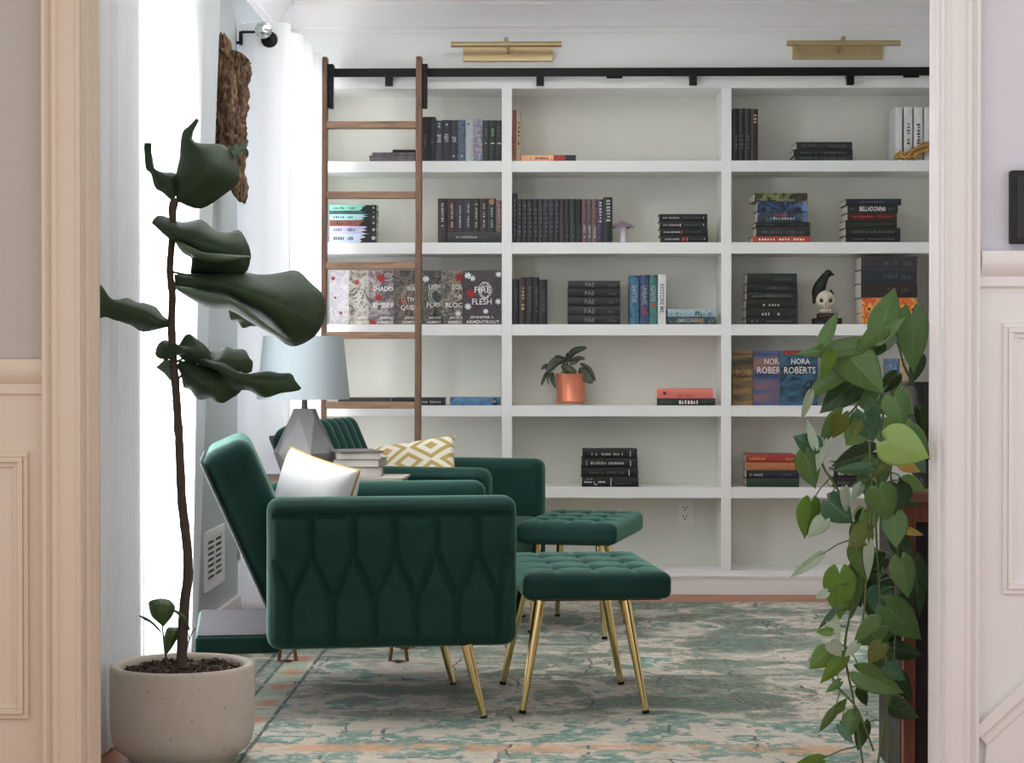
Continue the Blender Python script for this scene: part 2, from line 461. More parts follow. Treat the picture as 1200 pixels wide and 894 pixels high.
picture_light(528.5, 658, 543, 648, 52, 'left brass picture light above the ladder side of the bookcase')
picture_light(922, 1055, 928, 1034, 50.5, 'right brass picture light above the right bay of the bookcase')

# ------------------------------------------------------------------ ladder
lw = wood('ladder_oak', (84, 58, 42), (138, 104, 80), 2); lwx = wood('rung_oak', (112, 82, 62), (170, 136, 110), 0)
YT, YBt = YB - .13, YB - .24
ld = thing('library_ladder', (xat(436, YBt), YBt, 0), 'tall wooden library ladder hooked on the black rail at left', 'ladder')
ztop = P(491, 67, YT).z
def stile(pxt, pxb, wl):
    xt, xb = xat(pxt, YT, 100), xat(pxb, YT - .05, 500)
    def cross(x, y, z): return [(x - wl / 2, y - .032, z), (x + wl / 2, y - .032, z), (x + wl / 2, y + .032, z), (x - wl / 2, y + .032, z)]
    mb = MB(); mb.grid([cross(xb, YBt, 0), cross(xt, YT, ztop - .01), cross(xt, YT + .004, ztop)], closed_u=True)
    mb.f += [[3, 2, 1, 0], [8, 9, 10, 11]]
    mb.build('stile', lw, ld, bevel=.004)
    return xt, xb
L = stile(381.5, 380, .021); R = stile(491.5, 490, .027)
for k, py in enumerate((146, 228.5, 311.5, 393, 474.5, 556, 638)):
    z = P(440, py, YT - .04).z; f = z / ztop; y = YBt + (YT - YBt) * f
    x0 = L[1] + (L[0] - L[1]) * f + .008; x1 = R[1] + (R[0] - R[1]) * f - .012
    MB().box(x0, x1, y - .03, y + .03, z - .015, z + .015).build('rung', lwx, ld, bevel=.004)
for (xt, xb), sg in ((L, 1), (R, 1)):
    x = xt + .018 * sg + .006
    m = MB().box(x - .011, x + .011, YT - .02, YT + .03, zr_b - .15, zr_a + .006)
    m.box(x - .009, x + .009, YT + .02, YB - .04, zr_a - .002, zr_a + .012).box(x - .009, x + .009, yr + .006, yr + .012, zr_a - .03, zr_a + .012)
    m.box(x - .017, x + .014, YT - .026, YT - .016, zr_a - .03, zr_a + .006)
    m.build('roller_hook', black_metal, ld, bevel=.003)
# ------------------------------------------------------------------ rug
def rug_mat():
    t = NT('distressed_rug_pile'); co = t.coords(); x, y, z = t.xyz(co)
    fine = t.noise(70, 5, .8)
    big = t.noise(2.6, 6, .66, t.map((.8, .8, 1)), .5)
    med = t.noise(6.5, 5, .68, t.map((.8, .8, 1), loc=(3, 7, 0)), .8)
    snap = t.N('VectorMath', operation='SNAP', ins={0: co, 1: (.075, .05, 1)}).outputs[0]
    blk_ = t.noise(4.2, 3, .6, snap)
    f = t.M('ADD', t.M('ADD', t.M('MULTIPLY', big, .5), t.M('MULTIPLY', med, .28)), t.M('ADD', t.M('MULTIPLY', blk_, .16), t.M('MULTIPLY', fine, .06)))
    teal, tealD, sage, cream, greige, brown, aqua = [srgb(c) for c in ((64, 112, 94), (38, 78, 68), (104, 136, 112), (204, 194, 178), (150, 140, 126), (96, 84, 70), (100, 156, 146))]
    base = t.ramp(f, [(.36, tealD), (.425, teal), (.45, tealD), (.462, brown), (.478, sage), (.492, teal), (.506, greige), (.528, cream), (.55, cream), (.565, aqua), (.59, teal), (.63, brown)])
    # wear: cream showing through
    wear = t.ramp(t.noise(3.2, 6, .72, t.map((.7, .9, 1), loc=(9, 2, 0)), .3), [(.52, (0, 0, 0)), (.6, (1, 1, 1))])
    base = t.mix(t.M('MULTIPLY', wear, .6), base, cream)
    speck = t.ramp(fine, [(.42, (0, 0, 0)), (.6, (1, 1, 1))])
    base = t.mix(t.M('MULTIPLY', speck, .3), base, cream)
    sp2 = t.ramp(t.noise(46, 5, .8, t.map((1, 1, 1), loc=(6, 3, 0))), [(.34, (1, 1, 1)), (.46, (0, 0, 0))])
    base = t.mix(t.M('MULTIPLY', sp2, .45), base, srgb((60, 58, 54)))
    # near cream border zone with aqua shapes
    nb = t.ramp(t.M('ADD', y, t.M('MULTIPLY', med, .3)), [(0, (1, 1, 1)), (1, (0, 0, 0))])
    def band(v, lo, hi, soft):
        a = t.N('MapRange', ins={0: v, 1: lo - soft, 2: lo + soft}).outputs[0]; b = t.N('MapRange', ins={0: v, 1: hi - soft, 2: hi + soft, 3: 1.0, 4: 0.0}).outputs[0]
        return t.M('MULTIPLY', a, b)
    yn = t.M('ADD', y, t.M('MULTIPLY', t.M('SUBTRACT', med, .5), .35))
    near = band(yn, 4.4, 5.62, .06)
    aq = t.ramp(t.M('ADD', t.M('MULTIPLY', t.noise(4.5, 3, .6, t.N('VectorMath', operation='SNAP', ins={0: t.map(loc=(1.3, 4, 0)), 1: (.09, .03, 1)}).outputs[0]), .38), t.M('MULTIPLY', t.noise(8, 5, .75), .62)), [(.49, cream), (.505, greige), (.52, aqua), (.55, teal), (.575, aqua), (.6, cream)])
    base = t.mix(t.M('MULTIPLY', near, .8), base, aq)
    orange = srgb((206, 148, 96)); rust = srgb((186, 108, 58))
    # orange stripe near the front edge
    os_ = t.M('MULTIPLY', band(t.M('ADD', y, t.M('MULTIPLY', t.M('SUBTRACT', med, .5), .05)), 5.14, 5.25, .02), t.ramp(t.noise(9, 3), [(.4, (0, 0, 0)), (.55, (1, 1, 1))]))
    base = t.mix(t.M('MULTIPLY', os_, .75), base, orange)
    # left border: pale ground with orange flowers between dark lines
    lb = band(x, -.905, -.805, .006)
    base = t.mix(t.M('MULTIPLY', lb, .6), base, srgb((176, 186, 160)))
    fl = t.M('SINE', t.M('MULTIPLY', y, 2 * PI / .29))
    flm = t.M('MULTIPLY', t.M('MULTIPLY', t.ramp(t.M('ADD', fl, t.M('MULTIPLY', med, .8)), [(.5, (0, 0, 0)), (.95, (1, 1, 1))]), band(t.M('ADD', x, t.M('MULTIPLY', t.M('SUBTRACT', med, .5), .12)), -.89, -.82, .02)), t.ramp(fine, [(.35, g3(.4)), (.6, (1, 1, 1))]))
    base = t.mix(flm, base, rust)
    dark = srgb((40, 42, 50))
    wob = t.M('MULTIPLY', t.M('SUBTRACT', t.noise(30, 2), .5), .012)
    xx = t.M('ADD', x, wob)
    brk = t.ramp(t.noise(22, 3, .7, t.map((1, 1, 1), loc=(4, 0, 0))), [(.38, (0, 0, 0)), (.46, (1, 1, 1))])
    for xc, w in ((-.8, .006), (-.912, .006), (-.965, .008)):
        base = t.mix(t.M('MULTIPLY', band(xx, xc - w, xc + w, .002), brk), base, dark)
    # stepped medallion outlines: broken dark brick lines
    for k, (bw, rh, rot, loc) in enumerate(((.46, .34, .03, (0, 0, 0)), (.7, .5, -.02, (.3, .17, 0)))):
        b = t.N('TexBrick', ins={'Vector': t.N('VectorMath', operation='ADD', ins={0: t.map((1, 1, 1), (0, 0, rot), loc), 1: t.N('VectorMath', operation='SCALE', ins={0: t.N('TexNoise', ins={'Scale': 9.0, 'Vector': co}).outputs[1], 'Scale': .09}).outputs[0]}).outputs[0],
            'Scale': 1.0, 'Brick Width': bw, 'Row Height': rh, 'Mortar Size': .0045, 'Mortar Smooth': .1, 'Color1': (0, 0, 0, 1), 'Color2': (0, 0, 0, 1), 'Mortar': (1, 1, 1, 1)})
        ms = t.ramp(t.noise(3.6 + k, 4, .7, t.map((1, 1, 1), loc=(k * 5 + 2, 1, 0))), [(.5, (0, 0, 0)), (.54, (1, 1, 1))])
        base = t.mix(t.M('MULTIPLY', t.M('MULTIPLY', b.outputs[0], ms), .85), base, dark)
    # small knotted dark marks
    vo = t.N('TexVoronoi', ins={'Vector': t.map((5, 7, 1)), 'Scale': 1.0, 'Randomness': 1.0})
    dm = t.M('MULTIPLY', t.ramp(vo.outputs[0], [(.06, (1, 1, 1)), (.11, (0, 0, 0))]), t.ramp(t.noise(18, 3), [(.48, (0, 0, 0)), (.55, (1, 1, 1))]))
    base = t.mix(t.M('MULTIPLY', dm, .7), base, dark)
    t.bsdf(Base_Color=base, Roughness=.95, Sheen_Weight=.2, Normal=t.bump(fine, .5, .004)); return t.m
RZ = .009
tag(MB().box(-1.09, 1.45, 4.6, 8.36, .0005, RZ - .0005).build('area_rug', rug_mat(), origin=(0, 0, 0)), 'large distressed teal, cream and rust patterned rug on the oak floor', 'rug')

# ------------------------------------------------------------------ curtains
def sheer(name, rgb, tr, tl):
    t = NT(name)
    w = t.N('TexWave', ins={'Vector': t.map((1, 1, 160)), 'Scale': 1.0}).outputs[1]
    d = t.N('BsdfDiffuse', ins={0: srgb(rgb) + (1,)}); l = t.N('BsdfTranslucent', ins={0: srgb(rgb) + (1,)}); x = t.N('BsdfTransparent')
    a = t.N('MixShader', ins={0: tl, 1: d.outputs[0], 2: l.outputs[0]}); b = t.N('MixShader', ins={0: tr, 1: a.outputs[0], 2: x.outputs[0]})
    t.t.links.new(b.outputs[0], t.out.inputs[0]); return t.m
sheer1 = sheer('white_sheer_linen', (246, 247, 250), .03, .62)
sheer2 = sheer('white_linen_weave', (236, 237, 240), .02, .22)
sheer3 = sheer('heavy_white_linen', (232, 234, 238), .0, .10)
def curtain(nm, plan_top, plan_bot, z0, z1, mat, label, group):
    n = 160; nz = 14
    a = cr([V(x, y, 0) for x, y in plan_top], n); b = cr([V(x, y, 0) for x, y in plan_bot], n)
    rows = []
    for k in range(nz + 1):
        f = k / nz; z = z1 + (z0 - z1) * f
        rows.append([(a[i].x * (1 - f) + b[i].x * f + .0008 * math.sin(i * .9 + 3 * f), a[i].y * (1 - f) + b[i].y * f, z) for i in range(n)])
    mb = MB(); mb.grid(rows)
    # stitched hem along the bottom
    mb.grid([[(p[0] + .003, p[1], p[2] + .07) for p in rows[-1]], [(p[0] + .003, p[1], p[2] + .001) for p in rows[-1]]])
    o = mb.build(nm, mat, smooth=True, autosmooth=80)
    return tag(o, label, 'curtain', group)
def folds(x0, y0, y1, amp, per, ph=0):
    n = max(4, int((y1 - y0) / per * 4)); return [(x0 + amp * math.sin(2 * PI * ((y1 - y0) * i / n) / per + ph), y0 + (y1 - y0) * i / n) for i in range(n + 1)]
# near window: one tight grey-white panel beside the opening and one glowing wide panel
curtain('sheer_curtain', [(-1.212, 4.9), (-1.21, 5.02), (-1.175, 5.10)] + folds(-1.175, 5.16, 5.63, .012, .26), [(-1.212, 4.9), (-1.21, 5.02), (-1.175, 5.10)] + folds(-1.175, 5.16, 5.63, .012, .26), .01, 2.5, sheer3, 'grey-white linen curtain panel hanging directly beside the opening, behind the planter', None)
curtain('sheer_curtain', folds(-1.185, 5.58, 6.95, .016, .33, 1), folds(-1.185, 5.58, 6.5, .014, .24, 1), .01, 2.46, sheer1, 'glowing white sheer curtain over the near window behind the fig tree', None)
pt = [(-1.222, 7.64), (-1.17, 7.60), (-1.12, 7.585), (-1.06, 7.59), (-1.015, 7.61), (-1.02, 7.70), (-1.05, 7.78), (-1.005, 7.86), (-1.0, 7.93), (-1.04, 8.01), (-.995, 8.09), (-.99, 8.17), (-1.035, 8.25), (-.985, 8.33), (-.98, 8.42), (-1.02, 8.5), (-.975, 8.56), (-1.0, 8.60)]
curtain('linen_curtain', pt, [(x - .01, y) for x, y in pt], .02, 2.385, sheer2, 'white linen curtain at the far window beside the ladder', None)
# curtain rod: bracket, disc, crystal ball
crystal = NT('crystal'); crystal.bsdf(Base_Color=(.75, .78, .8, 1), Roughness=.05, Metallic=.75); crystal = crystal.m
ro = thing('curtain_rod', (XW, 7.62, 2.3), 'black curtain rod with a faceted crystal ball end at the far window', 'curtain rod')
b0 = P(316, 47, 7.60); b1 = P(308.5, 35, 7.50)
zrod = b0.z
MB().tube([b0, V(b0.x, 8.62, b0.z)], .010, 14).build('rod', black_metal, ro, smooth=True)
MB().lathe([(.008, -.012), (.03, -.010), (.034, 0), (.03, .010), (.008, .014)], 28, M=Matrix.Translation(b0 - V(0, .01, 0)) @ Matrix.Rotation(PI / 2, 4, 'X')).build('end_disc', black_metal, ro, smooth=True)
cb = MB(); rr = .034
rows = []
for i in range(9):
    th = PI * i / 8; rows.append([b1 + V(rr * math.sin(th) * math.cos(2 * PI * (k + .5 * (i % 2)) / 12), rr * math.sin(th) * math.sin(2 * PI * (k + .5 * (i % 2)) / 12), rr * math.cos(th)) for k in range(12)])
cb.grid(rows, closed_u=True); cb.build('crystal_ball', crystal, ro)
MB().tube([b0, b1], .009, 10).build('finial_neck', black_metal, ro)
w0 = P(283, 53, 7.62); w1 = P(283, 37.5, 7.62); w2 = P(302, 37.5, 7.55)
MB().box(w0.x - .003 - .004, w0.x + .005, 7.6, 7.64, w0.z, w1.z).tube([w1, w2, b0], .0055, 8).tube([V(XW, 7.62, w0.z + .01), w0 + V(0, 0, .01)], .006, 8).build('wall_bracket', black_metal, ro, bevel=.001)

# ------------------------------------------------------------------ vent and driftwood on the left wall
va, vb = 6.93, 7.30
def zwall(px, py, Y): return P(px, py, Y).z
ya = F * 1.233 / (640 - 238); yb_ = F * 1.233 / (640 - 260.5)
def ywall(px):                              # distance at which the left wall shows at this column
    d = ray(px, 600); return XW / d.x * d.y
ya, yb_ = ywall(238.5), ywall(261)
z1v = (P(238.5, 623, ya).z + P(261, 614.5, yb_).z) / 2; z0v = (P(238.5, 693, ya).z + P(261, 682, yb_).z) / 2
vt = thing('wall_vent', (XW, (ya + yb_) / 2, z0v), 'white louvred air vent low on the left wall behind the chair back', 'vent')
mb = MB().box(XW + .0005, XW + .008, ya, yb_, z0v, z0v + .028).box(XW + .0005, XW + .008, ya, yb_, z1v - .028, z1v)
mb.box(XW + .0005, XW + .008, ya, ya + .05, z0v + .028, z1v - .028).box(XW + .0005, XW + .008, yb_ - .05, yb_, z0v + .028, z1v - .028).box(XW + .0005, XW + .008, (ya + yb_) / 2 - .008, (ya + yb_) / 2 + .008, z0v + .028, z1v - .028)
mb.build('frame', trim_white, vt, bevel=.001)
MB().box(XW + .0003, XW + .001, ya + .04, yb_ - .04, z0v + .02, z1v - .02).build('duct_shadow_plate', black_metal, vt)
n = 8
for k in range(n):
    z = z0v + .034 + (z1v - z0v - .068) * k / (n - 1)
    MB().box(XW + .001, XW + .0065, ya + .048, yb_ - .048, z - .004, z + .004).build('louvre', trim_white, vt)
ys = ywall(279)
tag(MB().box(XW + .0005, XW + .012, ys - .03, ys + .03, P(279, 655, ys).z, P(279, 617, ys).z).build('wall_latch', plain('latch_grey', (170, 172, 170), .5), bevel=.003), 'small grey vertical latch plate on the wall right of the vent', 'latch')

bark = NT('weathered_driftwood')
f = bark.noise(16, 8, .75, bark.map((3, 3, .5)), 1.2)
bark.bsdf(Base_Color=bark.ramp(f, [(.34, srgb((34, 24, 18))), (.45, srgb((84, 62, 44))), (.56, srgb((136, 106, 78))), (.66, srgb((196, 160, 120)))]), Roughness=.8, Normal=bark.bump(f, .9, .02)); bark = bark.m
dy = 7.15
zt, zb = P(276, 42, dy).z, P(276, 236, dy).z
rows = []; nn = 150
outl = [(0, .035, .022), (.025, .05, .012), (.09, .06, .004), (.115, .10, .004), (.16, .128, .004), (.2, .12, .004), (.3, .108, .004), (.42, .112, .004), (.5, .104, .004), (.62, .108, .006), (.75, .098, .01), (.84, .102, .03), (.9, .112, .045), (.96, .110, .065), (1, .100, .085)]
for i in range(nn):
    fz = i / (nn - 1); j = 0
    while j < len(outl) - 2 and outl[j + 1][0] < fz: j += 1
    u = (fz - outl[j][0]) / (outl[j + 1][0] - outl[j][0])
    r0 = outl[j][1] * (1 - u) + outl[j + 1][1] * u; l0 = outl[j][2] * (1 - u) + outl[j + 1][2] * u
    z = zt + (zb - zt) * fz; cx = XW + .002 + (r0 + l0) / 2; hw = (r0 - l0) / 2
    ring = []
    for k in range(44):
        a = 2 * PI * k / 44
        p = V(math.cos(a), math.sin(a), 0)
        nz = noise.noise(V(p.x * 2.2, p.y * 2.2, z * 13)) * .26 + noise.noise(V(p.x * 5, p.y * 5, z * 46)) * .24 + noise.noise(V(p.x * 12, p.y * 12, z * 14 + 5)) * .2
        q = 1 + nz
        ring.append(V(max(XW + .002, cx + hw * p.x * q), dy + .07 * p.y * q, z + (.02 * noise.noise(V(p.x * 3, p.y * 3, 2)) if i in (0, nn - 1) else 0)))
    rows.append(ring)
mb = MB(); mb.grid(rows, closed_u=True); mb.f += [list(range(44)), [(nn - 1) * 44 + k for k in range(44)][::-1]]
tag(mb.build('driftwood_carving', bark, smooth=True, autosmooth=60), 'rough brown driftwood piece hung upright on the wall between the windows', 'wall decoration')

# ------------------------------------------------------------------ velvet
def velvet(name, c0, c1, sheen):
    t = NT(name); f = t.noise(9, 4, .6, None, .4); g = t.noise(420, 2)
    t.bsdf(Base_Color=t.mix(f, srgb(c0), srgb(c1)), Roughness=.75, Sheen_Weight=sheen, Sheen_Roughness=.35, Sheen_Tint=srgb((150, 205, 185)) + (1,), Specular_IOR_Level=.2,
           Normal=t.bump(g, .12, .002)); return t.m
vel = velvet('emerald_velvet', (18, 48, 43), (29, 65, 58), .7)
lining = plain('grey_lining_fabric', (62, 59, 62), .9, var=.2, scale=9)
darkboard = plain('charcoal_back_board', (84, 92, 94), .7, var=.1)

def segd(p, a, b):
    ax, az = a; bx, bz = b; dx, dz = bx - ax, bz - az
    u = max(0, min(1, ((p[0] - ax) * dx + (p[1] - az) * dz) / (dx * dx + dz * dz)))
    return math.hypot(p[0] - ax - dx * u, p[1] - az - dz * u)
AL, AH, AT = .737, .445, .115            # arm length, height, thickness
AZ = .200
def arm_segments():
    S = []; top = AH / 2 - .050; pitch = .122; x0 = -AL / 2 + .128
    S.append(((-AL / 2 + .02, top), (AL / 2 - .02, top)))
    zs, zv = AH / 2 - .165, AH / 2 - .300
    xs = [x0 + pitch * k for k in range(5)]
    for x in xs:
        S.append(((x, top), (x, zs)))
    for x in [xs[0] - pitch * .53] + [x + pitch * .5 for x in xs]:
        S.append(((x, zv), (x, -AH / 2 + .01)))
        for xx in xs:
            if abs(xx - x) < pitch * .6: S.append(((x, zv), (xx, zs)))
    S.append(((-AL / 2 + .03, zs - .02), (xs[0] - pitch * .53, zv)))
    S.append(((AL / 2 - .03, zs - .01), (xs[-1] + pitch * .5, zv)))
    return S
SEG = arm_segments()
def quilt(outer):
    def disp(p, n):
        if n.y * outer > .0 or abs(n.y) < 1e-6 and False: pass
        if p.y * outer > AT / 2 - .03 and (n.length < 1e-6 or abs(n.y) > .85):
            d = min(segd((p.x, p.z), a, b) for a, b in SEG)
            g = -.018 * math.exp(-(d / .0075) ** 2) + .011 * min(1, d / .05) ** .6
            edge = min(1, (AL / 2 - abs(p.x)) / .03, (AH / 2 - abs(p.z)) / .03)
            p = p.copy(); p.y += outer * g * max(0, edge)
        return p
    return disp
def arm_mesh(yc, outer):
    mb = MB(); mb.rbox((AL, AT, AH), (AL / 2, yc, AZ + AH / 2), 0, seg=(112, 6, 74), disp=quilt(outer), rr=(.04, .045, .04)); return mb
def leg_mesh(top, foot, r0=.0165, r1=.0095):
    top, foot = Vector(top), Vector(foot)
    return MB().tube([top, foot + (top - foot) * .03], [r0, r1], 20)
def add_leg(parent, top, foot, label=None, r0=.0165, r1=.0095):
    l = leg_mesh(top, foot, r0, r1).build('leg', gold, parent, smooth=True, local=True)
    foot = Vector(foot); d = (Vector(top) - foot)
    MB().tube([foot, foot + d * .03], [r1 + .0015, r1 + .0015], 16).build('foot_cap', black_metal, l, local=True)
    return l
CW = .84
def make_chair(loc, rz, label, deck=True):
    t = thing('velvet_armchair', loc, label, 'armchair', 'green velvet armchairs', rz)
    arm_mesh(AT / 2, -1).build('armrest', vel, t, smooth=True, local=True, autosmooth=180)
    arm_mesh(CW - AT / 2, 1).build('armrest', vel, t, smooth=True, local=True, autosmooth=180)
    def ch(p, n):
        if n.length < 1e-6 and p.z > 0:
            p = p.copy(); p.z += .012 * (1 - (p.x / .35) ** 2)
        return p
    MB().rbox((.55, CW - 2 * AT - .004, .16), (.46, CW / 2, .335), .03, (12, 12, 3), ch).build('seat_cushion', vel, t, smooth=True, local=True, autosmooth=180)
    MB().rbox((.66, CW - 2 * AT - .006, .07), (.38, CW / 2, .222), .012, (2, 2, 2)).build('seat_frame', vel, t, smooth=True, local=True, autosmooth=180)
    # reclined backrest with vertical channels
    ang = math.radians(24); L, T, W = .56, .15, CW - 2 * AT - .012
    Mb = Matrix.Translation((.10, CW / 2, .28)) @ Matrix.Rotation(-ang, 4, 'Y') @ Matrix.Translation((0, 0, L / 2))
    def chn(p, n):
        if p.x > T / 2 - .045 or (p.z > L / 2 - .06):
            w = .075; d = abs(((p.y / w) % 1) - .5) * 2
            p = p.copy(); g = .013 * math.sqrt(max(0, 1 - d ** 2)) - .010
            if abs(p.y) < W / 2 - .03:
                if p.x > T / 2 - .045: p.x += g
                if p.z > L / 2 - .06: p.z += g * .7
        return p
    MB().rbox((T, W, L), (0, 0, 0), 0, (5, 90, 20), chn, Mb, rr=(.042, .04, .05)).build('backrest', vel, t, smooth=True, local=True, autosmooth=180)
    MB().rbox((.010, W - .01, L - .02), (-T / 2 - .001, 0, 0), 0, (2, 4, 4), None, Mb, rr=(.004, .01, .02)).build('back_board', darkboard, t, smooth=True, local=True)
    # fold-out deck that sticks out behind
    if not deck: return t
    q = MB().rbox((.25, CW - 2 * AT, .054), (-.085, CW / 2 + .0, .204), 0, (3, 3, 2), None, None, rr=(.012, .012, .012)); q.build('rear_deck', vel, t, smooth=True, local=True)
    MB().rbox((.235, CW - 2 * AT - .015, .004), (-.085, CW / 2, .2325), 0, (3, 3, 1), None, None, rr=(.002, .002, .0015)).build('deck_lining', lining, t, local=True)
    return t
fz = P(320, 768, 5.6)
CA1 = math.radians(9)
c1o = PF(316, 853, RZ)
C1 = V(P(313, 700, 5.58).x, 5.575, RZ)
ch1 = make_chair(C1, CA1, 'green velvet armchair nearest the camera with a gold-piped white pillow on it')
def to_local(o, p): return world(o).inverted() @ Vector(p)
bpy.context.view_layer.update()
def front_leg(o, foot_px, top_px, zt=.215):
    fw = PF(foot_px[0], foot_px[1], RZ); Yt = fw.y
    tw = P(top_px[0], top_px[1], Yt); k = (zt + RZ - fw.z) / (tw.z - fw.z); top = fw + (tw - fw) * k
    add_leg(o, to_local(o, top), to_local(o, fw))
front_leg(ch1, (567, 841), (549, 765)); front_leg(ch1, (531, 802), (522, 765))
add_leg(ch1, (-.15, .18, .18), (-.18, .15, 0)); add_leg(ch1, (-.15, CW - .18, .18), (-.18, CW - .15, 0))
CA2 = math.radians(-16)
fr = V(P(569, 560, 7.13).x, 7.13, 0)
C2 = V(fr.x - AL * math.cos(CA2), fr.y - AL * math.sin(CA2), RZ)
ch2 = make_chair(C2, CA2, 'green velvet armchair nearer the bookcase with a gold diamond pillow on it', False)
for fx, fy, tx, ty in ((.66, .1, .62, .14), (.66, CW - .1, .62, CW - .14), (.04, .1, .08, .14), (.04, CW - .1, .08, CW - .14)):
    add_leg(ch2, (tx, ty, .215 if tx > 0 else .18), (fx, fy, 0))

# ------------------------------------------------------------------ ottomans
def make_ottoman(loc, rz, label, w, d, h0, h1):
    t = thing('velvet_ottoman', loc, label, 'ottoman', 'green velvet ottomans', rz)
    H = h1 - h0
    btn = [(bx * w * .26, by * d * .26) for bx in (-1, 0, 1) for by in (-1, 0, 1)]
    def disp(p, n):
        p = p.copy()
        if p.z > 0 and (n.length < 1e-6 or n.z > .6):
            e = min(1, (w / 2 - abs(p.x)) / .06, (d / 2 - abs(p.y)) / .06)
            dd = min(math.hypot(p.x - a, p.y - b) for a, b in btn)
            cr_ = min(min(abs(p.x - a) for a, b in btn), min(abs(p.y - b) for a, b in btn))
            p.z += max(0, e) * (.008 - .016 * math.exp(-(dd / .03) ** 2) - .006 * math.exp(-(cr_ / .008) ** 2))
        return p
    MB().rbox((w, d, H), (0, 0, h0 + H / 2), 0, (44, 54, 5), disp, rr=(.025, .025, .022)).build('cushion', vel, t, smooth=True, local=True, autosmooth=180)
    MB().box(-w / 2 + .03, w / 2 - .03, -d / 2 + .03, d / 2 - .03, h0 - .004, h0 + .002).build('underside', black_metal, t, local=True)
    return t
O1 = make_ottoman(V(.115, 6.04, RZ), math.radians(7), 'green velvet ottoman in front of the nearest armchair, closest to camera', .446, .66, .335, .412)
def oleg(o, foot_px, top_px, zt):
    fw = PF(foot_px[0], foot_px[1], RZ); tw = P(top_px[0], top_px[1], fw.y); k = (zt + RZ - fw.z) / (tw.z - fw.z); top = fw + (tw - fw) * k
    c = Vector((o.location.x, o.location.y, top.z)); dd = (c - top); dd.z = 0; top = top + dd.normalized() * .02
    add_leg(o, to_local(o, top), to_local(o, fw))
bpy.context.view_layer.update()
for f_, t_ in (((612, 836), (629, 710)), ((757, 836), (737, 710)), ((589, 802), (603, 720)), ((728, 802), (714, 712))): oleg(O1, f_, t_, .334)
r2 = math.radians(-12)
O2 = make_ottoman(V(.140, 7.60, RZ), r2, 'green velvet ottoman farther back, partly hidden by the nearest ottoman', .39, .66, .35, .428)
bpy.context.view_layer.update()
for f_, t_ in (((708.5, 749), (707, 712)), ((734, 729.5), (729, 705))): oleg(O2, f_, t_, .349)
for lx in (-.15,):
    for ly in (-.25, .25): add_leg(O2, (lx + .02, ly * .9, .349), (lx, ly, 0))

# ------------------------------------------------------------------ side table, lamp, books on it
walnut = wood('walnut_brown', (70, 48, 36), (110, 80, 60), 0)
bronze = plain('bronze_metal', (124, 92, 62), .4, .8)
TY0, TY1 = 6.62, 7.0; TX0, TX1 = -1.06, -.50; TZ = .642
tb = thing('side_table', ((TX0 + TX1) / 2, (TY0 + TY1) / 2, RZ), 'narrow side table with thin bronze legs between the two armchairs', 'side table')
MB().box(TX0, TX1, TY0, TY1, TZ - .022, TZ).build('table_top', walnut, tb, bevel=.004)
for sx, xx in ((-1, -.895), (1, -.51)):
    for yy in (TY0 + .03, TY1 - .04):
        mb = MB()
        for k in (-.03, .03): mb.tube([(xx - k * 1.6, yy, TZ - .022), (xx + k, yy, RZ + .006), (xx, yy, RZ + .0055)], [.0065] * 3, 8)
        mb.build('hairpin_leg', bronze, tb, smooth=True)
LY = 6.86
lx = P(357, 470, LY).x
lm = thing('table_lamp', (lx, LY, TZ), 'grey table lamp with a pale drum shade on the side table', 'lamp')
zs1, zs0 = P(352, 394, LY).z, P(355, 467.5, LY).z
r_t, r_b = 47 / F * LY * 1.0, 54.5 / F * LY
sx = P(355.5, 430, LY).x
shade = NT('pale_blue_grey_shade_linen'); f = shade.noise(90, 2, .5, shade.map((1, 1, 6)))
shade.bsdf(Base_Color=shade.mix(f, srgb((150, 160, 163)), srgb((166, 176, 179))), Roughness=.9); shade = shade.m
mb = MB()
prof = [(r_b, zs0), (r_b, zs0 + .004), (r_t, zs1 - .004), (r_t, zs1), (r_t - .003, zs1), (r_b - .003, zs0), (r_b, zs0)]
mb.lathe(prof, 64, (sx, LY, 0), cap=False); mb.build('lamp_shade', shade, lm, smooth=True, autosmooth=50)
concrete = plain('grey_concrete', (126, 124, 124), .75, var=.14, scale=26, bump=.2)
zb1 = P(357, 479, LY).z
def poly(r, z, n=6, ph=0): return [V(lx + r * math.cos(2 * PI * k / n + ph), LY + r * math.sin(2 * PI * k / n + ph), z) for k in range(n)]
mb = MB()
rings = [poly(.040, zb1, 6, .3), poly(.052, zb1 - .03, 6, .3), poly(.115, TZ + .075, 6, .3 + PI / 6 * .0), poly(.078, TZ + .0005, 6, .3)]
mb.grid(rings[:2], closed_u=True)
# faceted lower body: triangles between turned hexagons
def facet(a, b):
    o = mb.add(a + b, []); n = len(a)
    for k in range(n):
        k2 = (k + 1) % n; mb.f.append([o + k, o + n + k, o + k2]); mb.f.append([o + k2, o + n + k, o + n + k2])
mid = poly(.118, TZ + .085, 6, .3 + PI / 6)
facet(rings[1], mid); facet(mid, poly(.08, TZ + .0005, 6, .3 + PI / 3))
mb.f.append([0, 1, 2, 3, 4, 5])
o_ = len(mb.v) - 6; mb.f.append([o_ + k for k in range(6)])
mb.weld = True; mb.build('lamp_base', concrete, lm)
MB().tube([(lx, LY, zb1 - .005), (lx, LY, zb1 + .012), (lx, LY, zs0 + .12)], [.012, .010, .008], 16).build('neck', plain('gunmetal', (90, 86, 84), .3, .9), lm, smooth=True)
mb = MB()
for k in range(3):
    a = 2 * PI * k / 3; mb.tube([(sx, LY, zs0 + .10), (sx + (r_b - .012) * math.cos(a), LY + (r_b - .012) * math.sin(a), zs0 + .05)], .0015, 6)
mb.build('shade_spider', bronze, lm)
